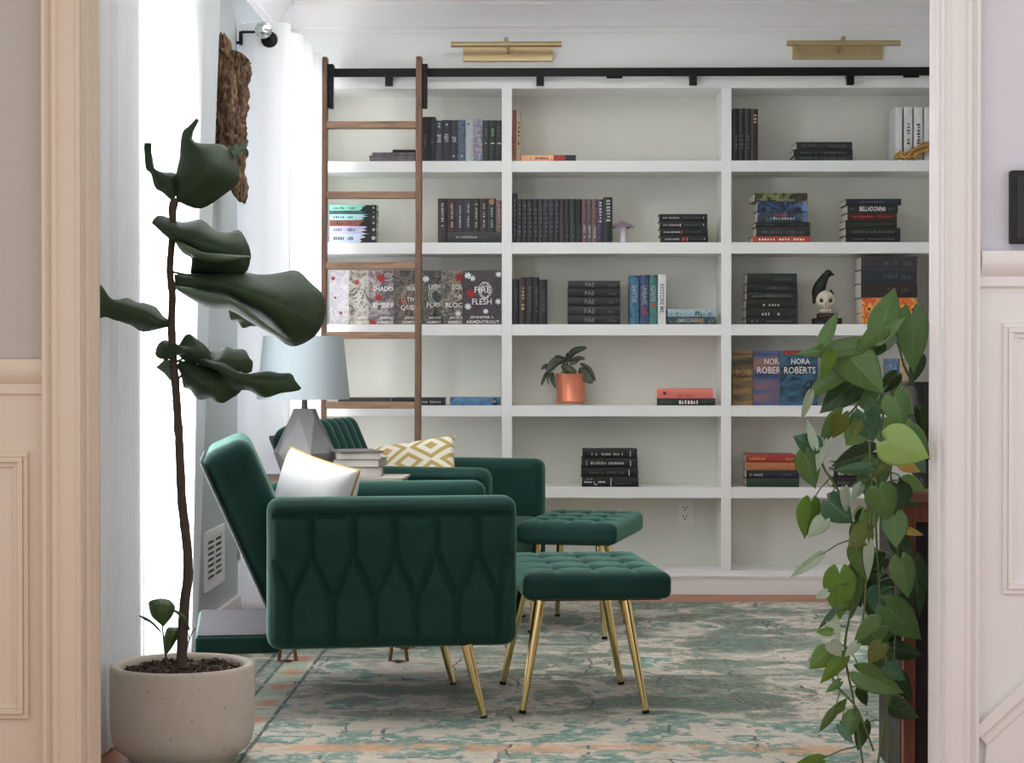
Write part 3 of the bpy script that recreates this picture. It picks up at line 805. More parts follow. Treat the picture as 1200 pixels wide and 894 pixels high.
bulb = MB(); bulb.lathe([(.004, .0), (.014, .01), (.015, .03), (.028, .06), (.03, .08), (.02, .1), (.003, .108)], 20, (sx, LY, zs0 + .10)); bulb.build('bulb', plain('frosted_bulb', (240, 240, 236), .3), lm, smooth=True)

# ------------------------------------------------------------------ pillows
def cushion_mesh(w, h, t, M, n=36, pinch=.06):
    mb = MB()
    for sg in (1, -1):
        rows = []
        for i in range(n + 1):
            r = []
            for j in range(n + 1):
                u, v = -1 + 2 * i / n, -1 + 2 * j / n
                x = u * w / 2 * (1 - pinch * (1 - v * v) * 0 - pinch * (v * v) * 0) ; y = v * h / 2
                x *= 1 - pinch * (1 - abs(v) ** 2.0) * abs(u) ** 3; y *= 1 - pinch * (1 - abs(u) ** 2.0) * abs(v) ** 3
                e = max(0, (1 - abs(u) ** 2.6)) ** .5 * max(0, (1 - abs(v) ** 2.6)) ** .5
                z = sg * t / 2 * e ** .9
                z += .004 * noise.noise(V(x * 9, y * 9, sg)) * e
                r.append((x, y, z))
            rows.append(r)
        mb.grid(rows, M=M)
    mb.weld = True
    return mb
def axes(o, xa, ya):
    xa = Vector(xa).normalized(); za = xa.cross(Vector(ya)).normalized(); ya = za.cross(xa)
    M = Matrix((xa, ya, za)).transposed().to_4x4(); M.translation = Vector(o); return M
def lattice_mat(name, ground, line, k, w, fade=None):
    t = NT(name); co = t.coords(); x, y, z = t.xyz(co)
    def tri(v, s): return t.M('ABSOLUTE', t.M('SUBTRACT', t.M('FRACT', t.M('MULTIPLY', v, s)), .5))
    d = t.M('ADD', tri(x, k[0]), tri(y, k[1]))
    ring = t.M('FRACT', t.M('MULTIPLY', d, 3.0))
    m = t.ramp(ring, [(w - .02, (1, 1, 1)), (w + .02, (0, 0, 0))])
    if fade: m = t.M('MULTIPLY', m, t.ramp(t.noise(5, 2), [(.5, (0, 0, 0)), (.6, (1, 1, 1))]))
    f = t.noise(260, 2)
    t.bsdf(Base_Color=t.mix(m, srgb(ground), srgb(line)), Roughness=.8, Sheen_Weight=.1, Normal=t.bump(f, .2, .001)); return t.m
pil1 = plain('white_pillow_cotton', (238, 236, 234), .85, var=.02, scale=4)
pil2 = lattice_mat('gold_diamond_weave', (236, 230, 216), (190, 164, 96), (5.6, 7.6), .45)
goldpipe = plain('gold_trim_thread', (186, 156, 78), .5, .2)
def pillow(M, w, h, t, mat, label, piping):
    o = cushion_mesh(w, h, t, Matrix.Identity(4)).build('throw_pillow', mat, smooth=True, origin=(0, 0, 0), autosmooth=180)
    o.matrix_world = M; o.location = M.to_translation(); o.rotation_euler = M.to_euler()
    tag(o, label, 'pillow')
    if piping:
        pts = []
        for a in range(81):
            s_ = a / 80 * 4; k = int(s_) % 4; u = (s_ % 1) * 2 - 1
            uu, vv = ((u, -1), (1, u), (-u, 1), (-1, -u))[k]
            x = uu * w / 2 * (1 - .06 * (1 - vv * vv) * abs(uu) ** 3); y = vv * h / 2 * (1 - .06 * (1 - uu * uu) * abs(vv) ** 3)
            pts.append((x, y, 0))
        MB().tube(pts, .0035, 6, cap=False).build('piping', goldpipe, o, local=True, smooth=True)
    return o
# pillow 1: leaning on the near chair's back
xa = V(.235, -.19, -.062).normalized(); ya = V(-.16, .30, .9); M1 = axes((0, 0, 0), xa, ya)
tl = P(341, 524, 6.16); pw, ph_ = .315, .27
M1.translation = tl + M1.to_3x3() @ V(pw / 2, -ph_ / 2, 0)
pillow(M1, pw, ph_, .15, pil1, 'plain white pillow with gold piping leaning in the nearest armchair', True)
pillow(axes(P(483, 549, 7.55), (.95, -.1, .15), (-.2, .5, .8)), .36, .235, .12, pil2, 'cream pillow with gold nested diamonds lying in the farther armchair', False)

# ------------------------------------------------------------------ stacked reading matter on the side table
paper = plain('paper', (226, 222, 210), .8, var=.06, scale=60)
def table_book(nm, pxl, pxr, Y0, z0, h, depth, rz, cov, label):
    a, b = P(pxl, 545, Y0), P(pxr, 545, Y0)
    o = thing(nm, ((a.x + b.x) / 2, Y0 + depth / 2, z0), label, 'magazine' if nm == 'magazine' else 'book', None, rz)
    w = (b.x - a.x)
    MB().box(-w / 2, w / 2, -depth / 2, depth / 2, 0, .0018).box(-w / 2, w / 2, -depth / 2, depth / 2, h - .0018, h).box(-w / 2, -w / 2 + .002, -depth / 2, depth / 2, .0018, h - .0018).build('cover', cov, o, local=True, bevel=.0006)
    MB().box(-w / 2 + .002, w / 2 - .004, -depth / 2 + .003, depth / 2 - .003, .0018, h - .0018).build('pages', plain('greyed_paper', (172, 166, 156), .85, var=.08, scale=60), o, local=True)
    return o
gcov = plain('grey_photo_cover', (96, 92, 90), .45, var=.3, scale=18); lcov = plain('light_grey_cover', (136, 132, 130), .5, var=.15, scale=20); wcov = plain('white_magazine_cover', (190, 184, 176), .4, var=.1, scale=14)
zz = TZ + .0005
table_book('magazine', 400, 474, 6.63, zz, .008, .22, -.05, wcov, 'white magazine lowest on the side table, its corner past the armrest'); zz += .0085
zt0 = zz
for nm, l, r, h, dd, rz, c, lb in (('hardback_book', 388, 446, .034, .20, .05, lcov, 'thick pale hardback book on the white magazine beside the lamp'),
                               ('hardback_book', 392, 447, .026, .20, -.06, gcov, 'grey hardback book in the middle of the pile beside the lamp'),
                               ('hardback_book', 390, 444, .022, .20, .10, lcov, 'light grey hardback book topping the pile beside the lamp'),
                               ('magazine', 388, 440, .006, .2, .32, gcov, 'grey magazine lying askew on top of the pile beside the lamp')):
    table_book(nm, l, r, 6.66, zt0, h, dd, rz, c, lb); zt0 += h + .0005
# ------------------------------------------------------------------ fig tree in its planter
def leaf_mat(name, c1, c2, vein, vs=5.5, rough=.42, veinw=.05, vamt=.5, spec=.4):
    t = NT(name); uv = t.N('UVMap').outputs[0]; u, v, _ = t.xyz(uv)
    au = t.M('ABSOLUTE', u)
    side = t.M('ABSOLUTE', t.M('SUBTRACT', t.M('FRACT', t.M('SUBTRACT', t.M('MULTIPLY', v, vs), t.M('MULTIPLY', au, 1.3))), .5))
    sv = t.ramp(side, [(veinw * .5, (1, 1, 1)), (veinw * 1.6, (0, 0, 0))]); mv = t.ramp(au, [(.012, (1, 1, 1)), (.05, (0, 0, 0))])
    f = t.noise(14, 4, .6)
    base = t.mix(f, srgb(c1), srgb(c2))
    col = t.mix(t.M('MULTIPLY', t.M('MAXIMUM', t.M('MULTIPLY', sv, .6), mv), vamt), base, srgb(vein))
    b = t.bsdf(Base_Color=col, Roughness=rough, Specular_IOR_Level=spec, Normal=t.bump(t.M('MAXIMUM', sv, mv), -.25, .004))
    tl = t.N('BsdfTranslucent', ins={0: base}); m = t.N('MixShader', ins={0: .16, 1: b.outputs[0], 2: tl.outputs[0]}); t.t.links.new(m.outputs[0], t.out.inputs[0])
    return t.m
fig_top = leaf_mat('fig_leaf_upper', (42, 64, 48), (66, 84, 56), (78, 92, 68), rough=.55, spec=.22)
fig_under = leaf_mat('fig_leaf_underside', (88, 112, 90), (112, 134, 108), (170, 186, 160), rough=.6)
def leaf_surface(A, Mid, B, n=26, m=14, wav=.008, seed=0):
    """leaf blade through two edges and a midrib; returns MB with uv"""
    a, c, b = cr(A, n), cr(Mid, n), cr(B, n); mb = MB(); rows = []; uvs = []
    for i in range(n):
        r = []
        for j in range(m + 1):
            u = -1 + 2 * j / m
            # quadratic through the three points
            p = a[i] * (u * (u - 1) / 2) + c[i] * (1 - u * u) + b[i] * (u * (u + 1) / 2)
            w = wav * math.sin(i * .75 + seed * 2 + (2 if u > 0 else 0)) * abs(u) ** 2 * math.sin(PI * i / (n - 1))
            r.append(p + V(0, w, w * .8)); uvs.append((u, i / (n - 1)))
        rows.append(r)
    mb.grid(rows); mb.uvs = uvs; return mb
def build_leaf(mb, name, mats, parent, thick=.0012, under=False):
    s_ = sum(((mb.v[f[1]] - mb.v[f[0]]).cross(mb.v[f[2]] - mb.v[f[1]]) for f in mb.f), V(0, 0, 0))
    if len(mats) > 1 and ((s_.y < 0) == under): mats = mats[::-1]
    W = world(parent).inverted(); me = bpy.data.meshes.new(name)
    me.from_pydata([tuple(W @ v) for v in mb.v], [], mb.f)
    uvl = me.uv_layers.new(name='UVMap')
    for l in me.loops: uvl.data[l.index].uv = mb.uvs[l.vertex_index]
    for m in mats: me.materials.append(m)
    me.polygons.foreach_set('use_smooth', [True] * len(me.polygons))
    o = bpy.data.objects.new(name, me); COL.objects.link(o); o.parent = parent
    s = o.modifiers.new('thickness', 'SOLIDIFY'); s.thickness = thick; s.offset = 0
    if len(mats) > 1: s.material_offset = 1
    return o
FY = 5.03
fig = thing('fiddle_leaf_fig', (P(214, 780, FY).x, FY, P(214, 785, FY).z), 'tall fiddle leaf fig with large dark curling leaves growing from the concrete planter', 'plant')
def fp(pts): return [P(x, y, FY + (d[0] if d else 0)) for x, y, *d in pts]
trunk_m = plain('fig_bark', (72, 60, 52), .85, var=.3, scale=70, bump=.6)
tr = cr(fp([(213, 782), (213, 768), (215, 730), (217, 700), (220, 680), (220, 650), (217, 620), (213, 585), (211, 540), (209, 500), (206, 455), (203, 420), (201, 380), (202, 345), (199, 318), (201, 288), (203, 262), (202, 245), (206, 232)]), 70)
rad = [.0142 - .0058 * (i / 69) + .0012 * noise.noise(V(i * .9, 0, 0)) + (.0012 if i % 7 == 0 else 0) for i in range(70)]
rad[0] = .018; rad[-4:] = [.010, .011, .012, .009]
mb = MB(); mb.tube(tr, rad, 12)
for i in range(4, 68, 5):
    a = random.uniform(0, 6.28); d = V(math.cos(a), math.sin(a), .3); mb.tube([tr[i], tr[i] + d * (rad[i] + .004)], [.003, .0012], 6)
mb.build('trunk', trunk_m, fig, smooth=True)
FIG = [  # (left edge, midrib, right edge): pixel x, y, depth offset
 ([(207, 236, 0), (205, 212, .02), (211, 182, .03), (213, 158, .02), (221, 148, 0), (230, 139, -.02)],
  [(207, 236, 0), (226, 218, -.06), (242, 198, -.09), (236, 178, -.06), (222, 160, -.02), (231, 139.5, -.02)],
  [(207, 236, 0), (236, 243, .0), (271, 223, .02), (281, 201, .03), (262, 172, .02), (226, 164, .0), (233, 141, -.02)]),
 ([(262, 176, .03), (272, 171, .04), (286, 167, .05)], [(266, 181, .03), (278, 176, .04), (288, 169, .05)], [(274, 187, .03), (283, 180, .04), (291, 170, .05)]),
 ([(204, 236, 0), (188, 225, .02), (176, 206, .03), (172, 198, .03), (169, 180, .02), (169, 168, .01)],
  [(205, 232, 0), (196, 214, -.02), (184, 202, .0), (178, 194, .02), (174, 180, .02), (173, 167, .01)],
  [(207, 228, 0), (210, 206, .03), (197, 204, .05), (182, 198, .04), (178, 182, .03), (178, 168, .01)]),
 ([(178, 260, .0), (186, 253, .02), (210, 258, .03), (234, 260, .04), (250, 267, .04), (268, 272, .04), (281, 272, .03), (291, 286, .02), (294, 299, .02)],
  [(178, 261, 0), (192, 266, -.04), (212, 276, -.07), (234, 284, -.09), (252, 290, -.08), (268, 295, -.06), (280, 299, -.04), (288, 302, -.0), (294, 302, .02)],
  [(178, 262, 0), (190, 272, -.02), (206, 284, .0), (212, 294, .03), (226, 303, .05), (224, 318, .03), (238, 324, .03), (270, 324, .03), (289, 318, .03), (293, 304, .02)]),
 ([(204, 322, 0), (222, 321, .04), (250, 320, .06), (300, 319, .08), (330, 321, .08), (350, 319, .06), (366, 332, .04), (378, 345, .03), (382, 360, .02)],
  [(206, 335, 0), (228, 330, -.04), (262, 334, -.10), (300, 346, -.13), (330, 358, -.12), (350, 368, -.08), (364, 374, -.05), (374, 376, -.02), (380, 372, .0)],
  [(208, 338, 0), (226, 350, .0), (247, 360, .02), (268, 361, .04), (290, 374, .05), (320, 391, .05), (345, 405, .04), (366, 397, .03), (377, 382, .02)]),
 ([(264, 352, .05), (268, 366, .06), (276, 377, .06), (288, 383, .06), (300, 382, .06)], [(270, 356, .03), (276, 366, .03), (284, 374, .03), (293, 378, .04), (300, 381, .06)], [(280, 356, .03), (285, 362, .03), (290, 368, .03), (296, 374, .04), (301, 380, .06)]),
 ([(200, 376, 0), (190, 370, .02), (183, 361, .03), (168, 353, .02), (152, 352, -.04), (135, 350, -.1), (112, 331, -.2), (92, 318, -.26)],
  [(200, 379, 0), (186, 377, -.03), (170, 369, -.04), (152, 363, -.08), (134, 358, -.12), (112, 352, -.2), (96, 345, -.25), (88, 340, -.28)],
  [(201, 382, 0), (184, 386, .0), (166, 387, .02), (150, 382, -.04), (138, 373, -.08), (120, 374, -.15), (104, 378, -.22), (86, 372, -.27)]),
 ([(205, 425, 0), (183, 416, .02), (186, 404, .03), (199, 399, .03), (208, 404, .02), (217, 395, .0), (224, 393, .0), (236, 400, .02), (246, 412, .04)],
  [(205, 428, 0), (192, 422, .0), (196, 412, -.02), (206, 411, -.03), (216, 410, -.05), (226, 412, -.05), (236, 416, -.03), (244, 421, .0), (252, 425, .03)],
  [(206, 450, 0), (194, 440, .03), (183, 432, .03), (188, 424, .0), (204, 418, -.0), (216, 422, .0), (230, 425, .02), (242, 428, .02), (256, 430, .03)]),
 ([(246, 412, .04), (258, 410, .05), (276, 407, .05), (284, 412, .05), (291, 415, .04), (296, 424, .03), (295, 436, .03)],
  [(246, 422, .0), (254, 424, -.03), (264, 428, -.03), (274, 430, -.02), (282, 432, .0), (288, 434, .02), (293, 436, .03)],
  [(220, 425, .02), (232, 426, .03), (250, 430, .03), (264, 434, .04), (276, 436, .04), (285, 437, .04), (292, 437, .03)]),
 ([(208, 430, .0), (214, 446, .03), (218, 456, .04), (232, 465, .03), (250, 470, .02), (262, 472, .02)],
  [(210, 424, .0), (222, 436, -.03), (234, 446, -.05), (246, 452, -.05), (256, 460, -.02), (264, 471, .02)],
  [(216, 423, .0), (236, 427, .02), (256, 432, .04), (276, 442, .05), (284, 455, .04), (266, 470, .02)]),
 ([(222, 412, .0), (240, 419, .0), (256, 424, -.03), (272, 433, -.05), (300, 436, -.05), (325, 438, -.04), (341, 436, -.03), (346, 446, -.03), (353, 455, -.03)],
  [(222, 416, .0), (240, 424, -.04), (256, 431, -.07), (274, 441, -.08), (300, 447, -.09), (322, 449, -.08), (336, 449, -.06), (346, 452, -.04), (352, 456, -.03)],
  [(222, 420, .0), (240, 430, -.02), (256, 438, -.03), (276, 455, -.04), (290, 460, -.05), (308, 464, -.05), (326, 461, -.05), (340, 460, -.04), (351, 457, -.03)]),
]
CURL = {4: ([(206, 335, -.05), (228, 338, -.08), (252, 344, -.11), (272, 350, -.14), (296, 368, -.12), (320, 386, -.06), (344, 404, -.01)], [(208, 340, -.04), (226, 351, -.05), (247, 361, -.05), (268, 362, -.05), (290, 375, -.03), (318, 391, -.02), (345, 406, -.01)]),
 3: ([(204, 281, -.03), (220, 287, -.09), (240, 296, -.12), (262, 298, -.12), (280, 299, -.1), (293, 300, -.02)], [(207, 286, -.03), (214, 296, -.03), (232, 304, -.04), (256, 308, -.08), (276, 305, -.08), (293, 302, -.02)]),
 11: ([(214, 420, -.04), (226, 434, -.07), (240, 448, -.09), (254, 462, -.06), (262, 471, -.02)], [(212, 440, -.01), (216, 457, -.01), (230, 466, -.02), (248, 471, -.02), (262, 472, -.02)])}
for i, (A, M_, B) in enumerate(FIG):
    lo = build_leaf(leaf_surface(fp(A), fp(M_), fp(B), seed=i), 'leaf', [fig_top, fig_under], fig, under=i in (1, 5))
    if i in CURL:
        A2, B2 = CURL[i]; m2 = [tuple((a + b) / 2 for a, b in zip(p, q)) for p, q in zip(A2, B2)]
        build_leaf(leaf_surface(fp(A2), fp([(x, y, d - .03) for x, y, d in m2]), fp(B2), 20, 8, .001), 'curled_edge', [fig_top, fig_under], lo, under=True)
pm = plain('fig_petiole', (74, 82, 56), .6)
for a, b in (((203, 262), (188, 262)), ((199, 318), (238, 322)), ((202, 385), (192, 376)), ((204, 425), (224, 412)), ((208, 445), (222, 425)), ((204, 240), (196, 216)), ((204, 238), (214, 225)), ((201, 340), (226, 326))):
    MB().tube(fp([a, ((a[0] + b[0]) / 2, (a[1] + b[1]) / 2 + 2), b]), [.0035, .003, .0025], 8).build('petiole', pm, fig, smooth=True)
# young shoot at the foot of the trunk
young = leaf_mat('young_fig_leaf', (56, 84, 40), (74, 102, 50), (120, 140, 90))
sh = fp([(196, 778), (193, 760), (191, 742), (190, 733)])
MB().tube(sh, [.003, .0028, .0024, .002], 8).build('shoot_stem', pm, fig, smooth=True)
for A, M_, B in (([(191, 734), (178, 722, .01), (174, 706, .02), (182, 702, .02)], [(191, 734), (187, 722, -.01), (188, 710, -.01), (190, 701, .02)], [(192, 734), (203, 720, .01), (205, 710, .02), (199, 703, .02)]),
                 ([(193, 766), (192, 750, .02), (196, 736, .03), (204, 735, .03)], [(194, 767), (198, 752, 0), (203, 742, .0), (208, 735, .02)], [(194, 768), (202, 758, .01), (209, 746, .02), (209, 736, .03)]),
                 ([(189, 740), (180, 729, .0), (170, 723, 0), (163, 721, 0)], [(189, 741), (181, 731, -.01), (172, 725, -.01), (163, 721.5, 0)], [(189, 742), (181, 734, 0), (171, 727, 0), (163, 722, 0)]),
                 ([(221, 738), (215, 728, -.03), (208, 720, -.03), (203, 716, -.03)], [(222, 738), (216, 726, -.04), (210, 719, -.04), (204, 715, -.03)], [(223, 738), (219, 726, -.03), (213, 718, -.03), (205, 714.5, -.03)])):
    build_leaf(leaf_surface(fp(A), fp(M_), fp(B), 16, 8, .001), 'leaf', [young], fig, .0008)
MB().tube(fp([(217, 768), (221, 752, -.02), (225, 742, -.02), (229, 736, -.02)]), [.0016] * 4, 6).tube(fp([(222, 750, -.02), (221, 742, -.02)]), [.0014] * 2, 6).build('twig', pm, fig)
# planter
pcx = P(214, 800, FY).x; s_ = FY / F
zr = P(214, 776.5, FY).z; R = 84.5 * s_
speck = NT('speckled_concrete'); f = speck.noise(24, 4, .6); vo = speck.N('TexVoronoi', ins={'Vector': speck.coords(), 'Scale': 75.0}).outputs[0]
big = speck.N('TexVoronoi', ins={'Vector': speck.coords(), 'Scale': 34.0}).outputs[0]
sp = speck.M('MAXIMUM', speck.M('MULTIPLY', speck.ramp(vo, [(.10, (1, 1, 1)), (.2, (0, 0, 0))]), speck.ramp(speck.noise(40, 2), [(.55, (0, 0, 0)), (.6, (1, 1, 1))])), speck.M('MULTIPLY', speck.ramp(big, [(.08, (1, 1, 1)), (.13, (0, 0, 0))]), .8))
speck.bsdf(Base_Color=speck.mix(speck.M('MULTIPLY', sp, .6), speck.mix(f, srgb((176, 165, 154)), srgb((196, 185, 173))), srgb((92, 84, 78))), Roughness=.85, Normal=speck.bump(sp, -.4, .002)); speck = speck.m
pl = thing('concrete_planter', (pcx, FY, RZ), 'round speckled beige concrete planter holding the fig tree', 'planter')
H = zr - RZ
prof = [(R * .70, 0), (R * .74, .012), (R * .80, .02), (R * .90, .034), (R * .965, .056), (R * .995, .085), (R, .12), (R, H - .012), (R - .004, H - .003), (R - .011, H), (R - .022, H - .003), (R - .028, H - .012), (R - .03, H - .03), (R - .032, .06), (0.001, .05)]
mb = MB(); mb.lathe(prof, 96, (pcx, FY, RZ), cap=False); mb.f.append([k for k in range(96)][::-1])
mb.build('pot', speck, pl, smooth=True, autosmooth=50)
soilm = NT('potting_soil'); f = soilm.noise(70, 6, .8)
soilm.bsdf(Base_Color=soilm.ramp(f, [(.38, srgb((34, 26, 22))), (.55, srgb((78, 60, 48))), (.66, srgb((150, 128, 108)))]), Roughness=.95, Normal=soilm.bump(f, .8, .01)); soilm = soilm.m
def soil(parent, cx, cy, z, r, lumps=260, seed=1):
    rows = []
    for i in range(14):
        rr = r * i / 13 + .0005
        rows.append([(cx + rr * math.cos(2 * PI * k / 40), cy + rr * math.sin(2 * PI * k / 40), z + .008 * noise.noise(V(rr * math.cos(2 * PI * k / 40) * 40, rr * math.sin(2 * PI * k / 40) * 40, seed)) * (1 if i < 13 else 0)) for k in range(40)])
    mb = MB(); mb.grid(rows, closed_u=True)
    rnd = random.Random(seed)
    for k in range(lumps):
        a, q, h = rnd.uniform(0, 6.28), r * math.sqrt(rnd.random()) * .95, rnd.uniform(.003, .009)
        M = Matrix.Translation((cx + q * math.cos(a), cy + q * math.sin(a), z + h * .4)) @ Matrix.Rotation(rnd.uniform(0, 6), 4, V(1, rnd.random(), 1).normalized())
        mb.box(-h, h, -h * .6, h * .6, -h * .4, h * .4, M=M)
    o = mb.build('soil', soilm, parent); o['kind'] = 'stuff'; return o
soil(pl, pcx, FY, zr - .018, R - .031)

# ------------------------------------------------------------------ plant stand, black pot, trailing pothos
redwood = wood('reddish_brown_wood', (92, 48, 32), (150, 84, 54), 2, rough=.4); redx = wood('reddish_brown_top', (110, 70, 50), (158, 112, 86), 0, rough=.35)
sx0, sx1, sy0, sy1 = P(1050, 580, 4.75).x, 1.27, 4.75, 5.13
stz = P(1060, 577, 4.75).z
ps = thing('plant_stand', ((sx0 + sx1) / 2, (sy0 + sy1) / 2, RZ), 'reddish brown wooden plant stand half hidden behind the right side of the opening', 'plant stand')
MB().box(sx0, sx1, sy0, sy1, stz - .025, stz).build('table_top', redx, ps, bevel=.003)
MB().box(sx0 + .02, sx1 - .02, sy0 + .02, sy1 - .02, stz - .075, stz - .025).build('apron', redwood, ps, bevel=.002)
lx0 = P(1058, 800, 4.78).x; lx1 = P(1072, 800, 4.78).x
for x0, x1 in ((lx0, lx1), (sx1 - .05, sx1 - .02)):
    for y0 in (sy0 + .02,): MB().box(x0, x1, y0, y0 + .03, RZ, stz - .075).build('leg', redwood, ps, bevel=.002)
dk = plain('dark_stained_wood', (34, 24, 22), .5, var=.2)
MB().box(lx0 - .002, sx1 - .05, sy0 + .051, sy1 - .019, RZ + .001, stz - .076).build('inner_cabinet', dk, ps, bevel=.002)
PX, PY = 1.045, 4.95
pz = P(1075, 448, PY).z
pp = thing('black_plant_pot', (PX, PY, stz), 'black round pot of trailing pothos standing on the plant stand', 'plant pot')
blackgl = plain('black_glazed_ceramic', (20, 20, 22), .3)
Hh = pz - stz
mb = MB(); mb.lathe([(.09, 0), (.10, .004), (.125, Hh * .4), (.142, Hh * .85), (.146, Hh), (.138, Hh), (.13, Hh * .8), (.001, Hh * .8)], 56, (PX, PY, stz), cap=False); mb.f.append(list(range(56))[::-1])
mb.build('pot', blackgl, pp, smooth=True, autosmooth=45)
soil(pp, PX, PY, pz - .03, .132, 160, 3)
def tone(n, a, b, v=(150, 176, 110), rough=.3, vamt=.3): return leaf_mat('pothos_leaf_' + n, a, b, v, 4, rough, .03, vamt, .35)
TN = {'g': tone('green', (74, 110, 60), (104, 138, 84)), 'd': tone('dark_green', (42, 66, 40), (64, 92, 54)), 'l': tone('pale_green', (128, 164, 88), (152, 184, 110)),
      's': tone('silvery', (146, 170, 150), (182, 200, 178), rough=.3), 'b': tone('bright_green', (88, 128, 48), (106, 144, 64)), 'y': tone('yellow', (196, 160, 74), (206, 176, 96), (220, 200, 130)),
      't': tone('blue_green', (58, 96, 72), (82, 122, 92)), 'o': tone('olive', (84, 100, 48), (104, 116, 58))}
po = thing('trailing_pothos', (PX, PY, pz - .03), 'trailing pothos with many heart shaped green leaves spilling from the black pot at right', 'plant')
LV = [(1032, 387, 1049, 336, 33, 'g'), (965, 401, 982, 364, 15, 'g'), (1008, 405, 929, 416, 20, 'g'), (973, 414, 963, 446, 17, 'b'), (992, 413, 1036, 463, 44, 'g'), (998, 424, 940, 470, 24, 'g'),
 (949, 462, 939, 494, 10, 's'), (1003, 447, 960, 484, 32, 'd'), (1068, 370, 1071, 438, 35, 'g'), (1030, 398, 1062, 370, 15, 'g'), (1072, 372, 1092, 392, 16, 'd'), (1032, 398, 1018, 420, 22, 'd'),
 (1048, 388, 1040, 412, 13, 's'), (1035, 385, 1004, 413, 22, 'g'), (1048, 466, 1060, 502, 32, 'g'), (1040, 517, 1090, 537, 46, 'l'), (1068, 504, 1090, 540, 20, 'g'), (957, 524, 929, 511, 24, 't'),
 (954, 522, 946, 490, 11, 's'), (986, 486, 961, 519, 22, 'g'), (986, 488, 976, 514, 22, 'o'), (1012, 484, 1024, 518, 34, 't'), (1006, 494, 998, 514, 14, 'o'), (965, 519, 957, 553, 12, 's'),
 (944, 533, 957, 573, 28, 'g'), (1022, 530, 974, 546, 28, 'd'), (1018, 548, 975, 552, 14, 't'), (1030, 574, 1044, 612, 36, 'g'), (972, 588, 1001, 613, 32, 't'), (950, 589, 944, 632, 27, 'b'),
 (990, 574, 993, 603, 12, 's'), (1009, 569, 997, 586, 13, 's'), (1056, 543, 1080, 553, 14, 'y'), (966, 609, 946, 630, 18, 's'), (1048, 605, 1050, 643, 28, 'g'), (1016, 621, 994, 641, 26, 'o'),
 (1004, 643, 1016, 682, 24, 'g'), (1018, 639, 1017, 681, 12, 's'), (959, 652, 925, 678, 12, 's'), (984, 672, 985, 727, 36, 'b'), (1002, 668, 998, 726, 22, 'g'), (1056, 657, 1066, 702, 28, 'g'),
 (969, 694, 955, 701, 10, 's'), (1040, 712, 1081, 750, 38, 'g'), (1032, 734, 1000, 756, 34, 'g'), (977, 716, 958, 739, 7, 't'), (974, 740, 956, 741, 10, 'b'), (974, 722, 985, 752, 14, 's'),
 (1060, 621, 1083, 627, 9, 'y'), (1072, 660, 1078, 726, 24, 'd'), (1030, 680, 1018, 728, 34, 'd'), (970, 763, 948, 784, 23, 'b'), (988, 770, 961, 802, 18, 'b'), (984, 799, 967, 812, 9, 'g'),
 (1008, 788, 1060, 813, 30, 'g'), (1040, 782, 1062, 798, 18, 't'), (978, 833, 993, 818, 12, 'g'), (978, 833, 960, 859, 12, 'g'), (1001, 838, 990, 869, 20, 'g'), (1012, 848, 1005, 881, 17, 'd'),
 (1044, 826, 1078, 842, 24, 'd'), (1048, 760, 1082, 768, 20, 'd'), (962, 890, 931, 897, 15, 'b'), (1008, 808, 1016, 828, 13, 'd'), (974, 754, 986, 770, 18, 's'), (1004, 755, 990, 770, 12, 's'),
 (1032, 756, 1017, 778, 20, 'o'), (1040, 545, 1020, 560, 12, 'o'), (1036, 655, 1018, 672, 22, 'd'), (1044, 738, 1056, 760, 18, 'd'), (1062, 700, 1052, 722, 20, 'd'), (1012, 600, 1006, 622, 18, 'd'),
 (1026, 700, 1036, 722, 20, 'd'), (995, 690, 1010, 712, 18, 'd'), (1050, 792, 1070, 822, 22, 'd'), (985, 850, 1000, 872, 12, 't'), (1078, 420, 1066, 452, 16, 'd'), (1050, 440, 1030, 462, 18, 'd'), (1078, 480, 1084, 512, 14, 'd'),
 (1050, 630, 1072, 662, 22, 'd')]
vines = [[(1070, 450, 4.92), (1052, 452, 4.72), (1036, 480, 4.66), (1030, 540, 4.64), (1026, 600, 4.64), (1030, 680, 4.64), (1034, 740, 4.64), (1038, 800, 4.64), (1040, 880, 4.64), (1040, 930, 4.64)],
 [(1066, 450, 4.92), (1030, 446, 4.70), (1000, 480, 4.66), (966, 520, 4.64), (964, 545, 4.64), (985, 580, 4.64), (1005, 640, 4.62), (1000, 700, 4.62), (990, 760, 4.62), (1000, 820, 4.62), (1012, 900, 4.62)],
 [(1072, 452, 4.92), (1060, 430, 4.78), (1050, 400, 4.72), (1032, 400, 4.68), (1000, 412, 4.64), (975, 418, 4.62)],
 [(1074, 452, 4.92), (1060, 450, 4.70), (1046, 500, 4.66), (1044, 560, 4.64), (1052, 640, 4.64), (1050, 720, 4.66), (1046, 790, 4.66), (1034, 860, 4.64), (1028, 900, 4.64)],
 [(1068, 452, 4.92), (1040, 452, 4.68), (1020, 500, 4.62), (1022, 580, 4.60), (1016, 660, 4.60), (1008, 740, 4.60), (975, 790, 4.60), (1004, 830, 4.6), (1024, 880, 4.6)]]
vm = plain('vine_stem', (88, 104, 58), .55, var=.15); vp = []
for k, vn in enumerate(vines):
    pts = cr([P(x, y, Y) for x, y, Y in vn], 60); vp += pts
    MB().tube(pts, .0028, 8).build('vine', vm, po, smooth=True)
def HW(t):
    pts = ((0, .34), (.04, .62), (.1, .84), (.2, .98), (.3, 1.0), (.45, .90), (.6, .71), (.75, .46), (.88, .20), (.95, .07), (1, 0))
    for (a, x), (b, y) in zip(pts, pts[1:]):
        if t <= b: return x + (y - x) * (t - a) / (b - a)
    return 0
rnd = random.Random(8)
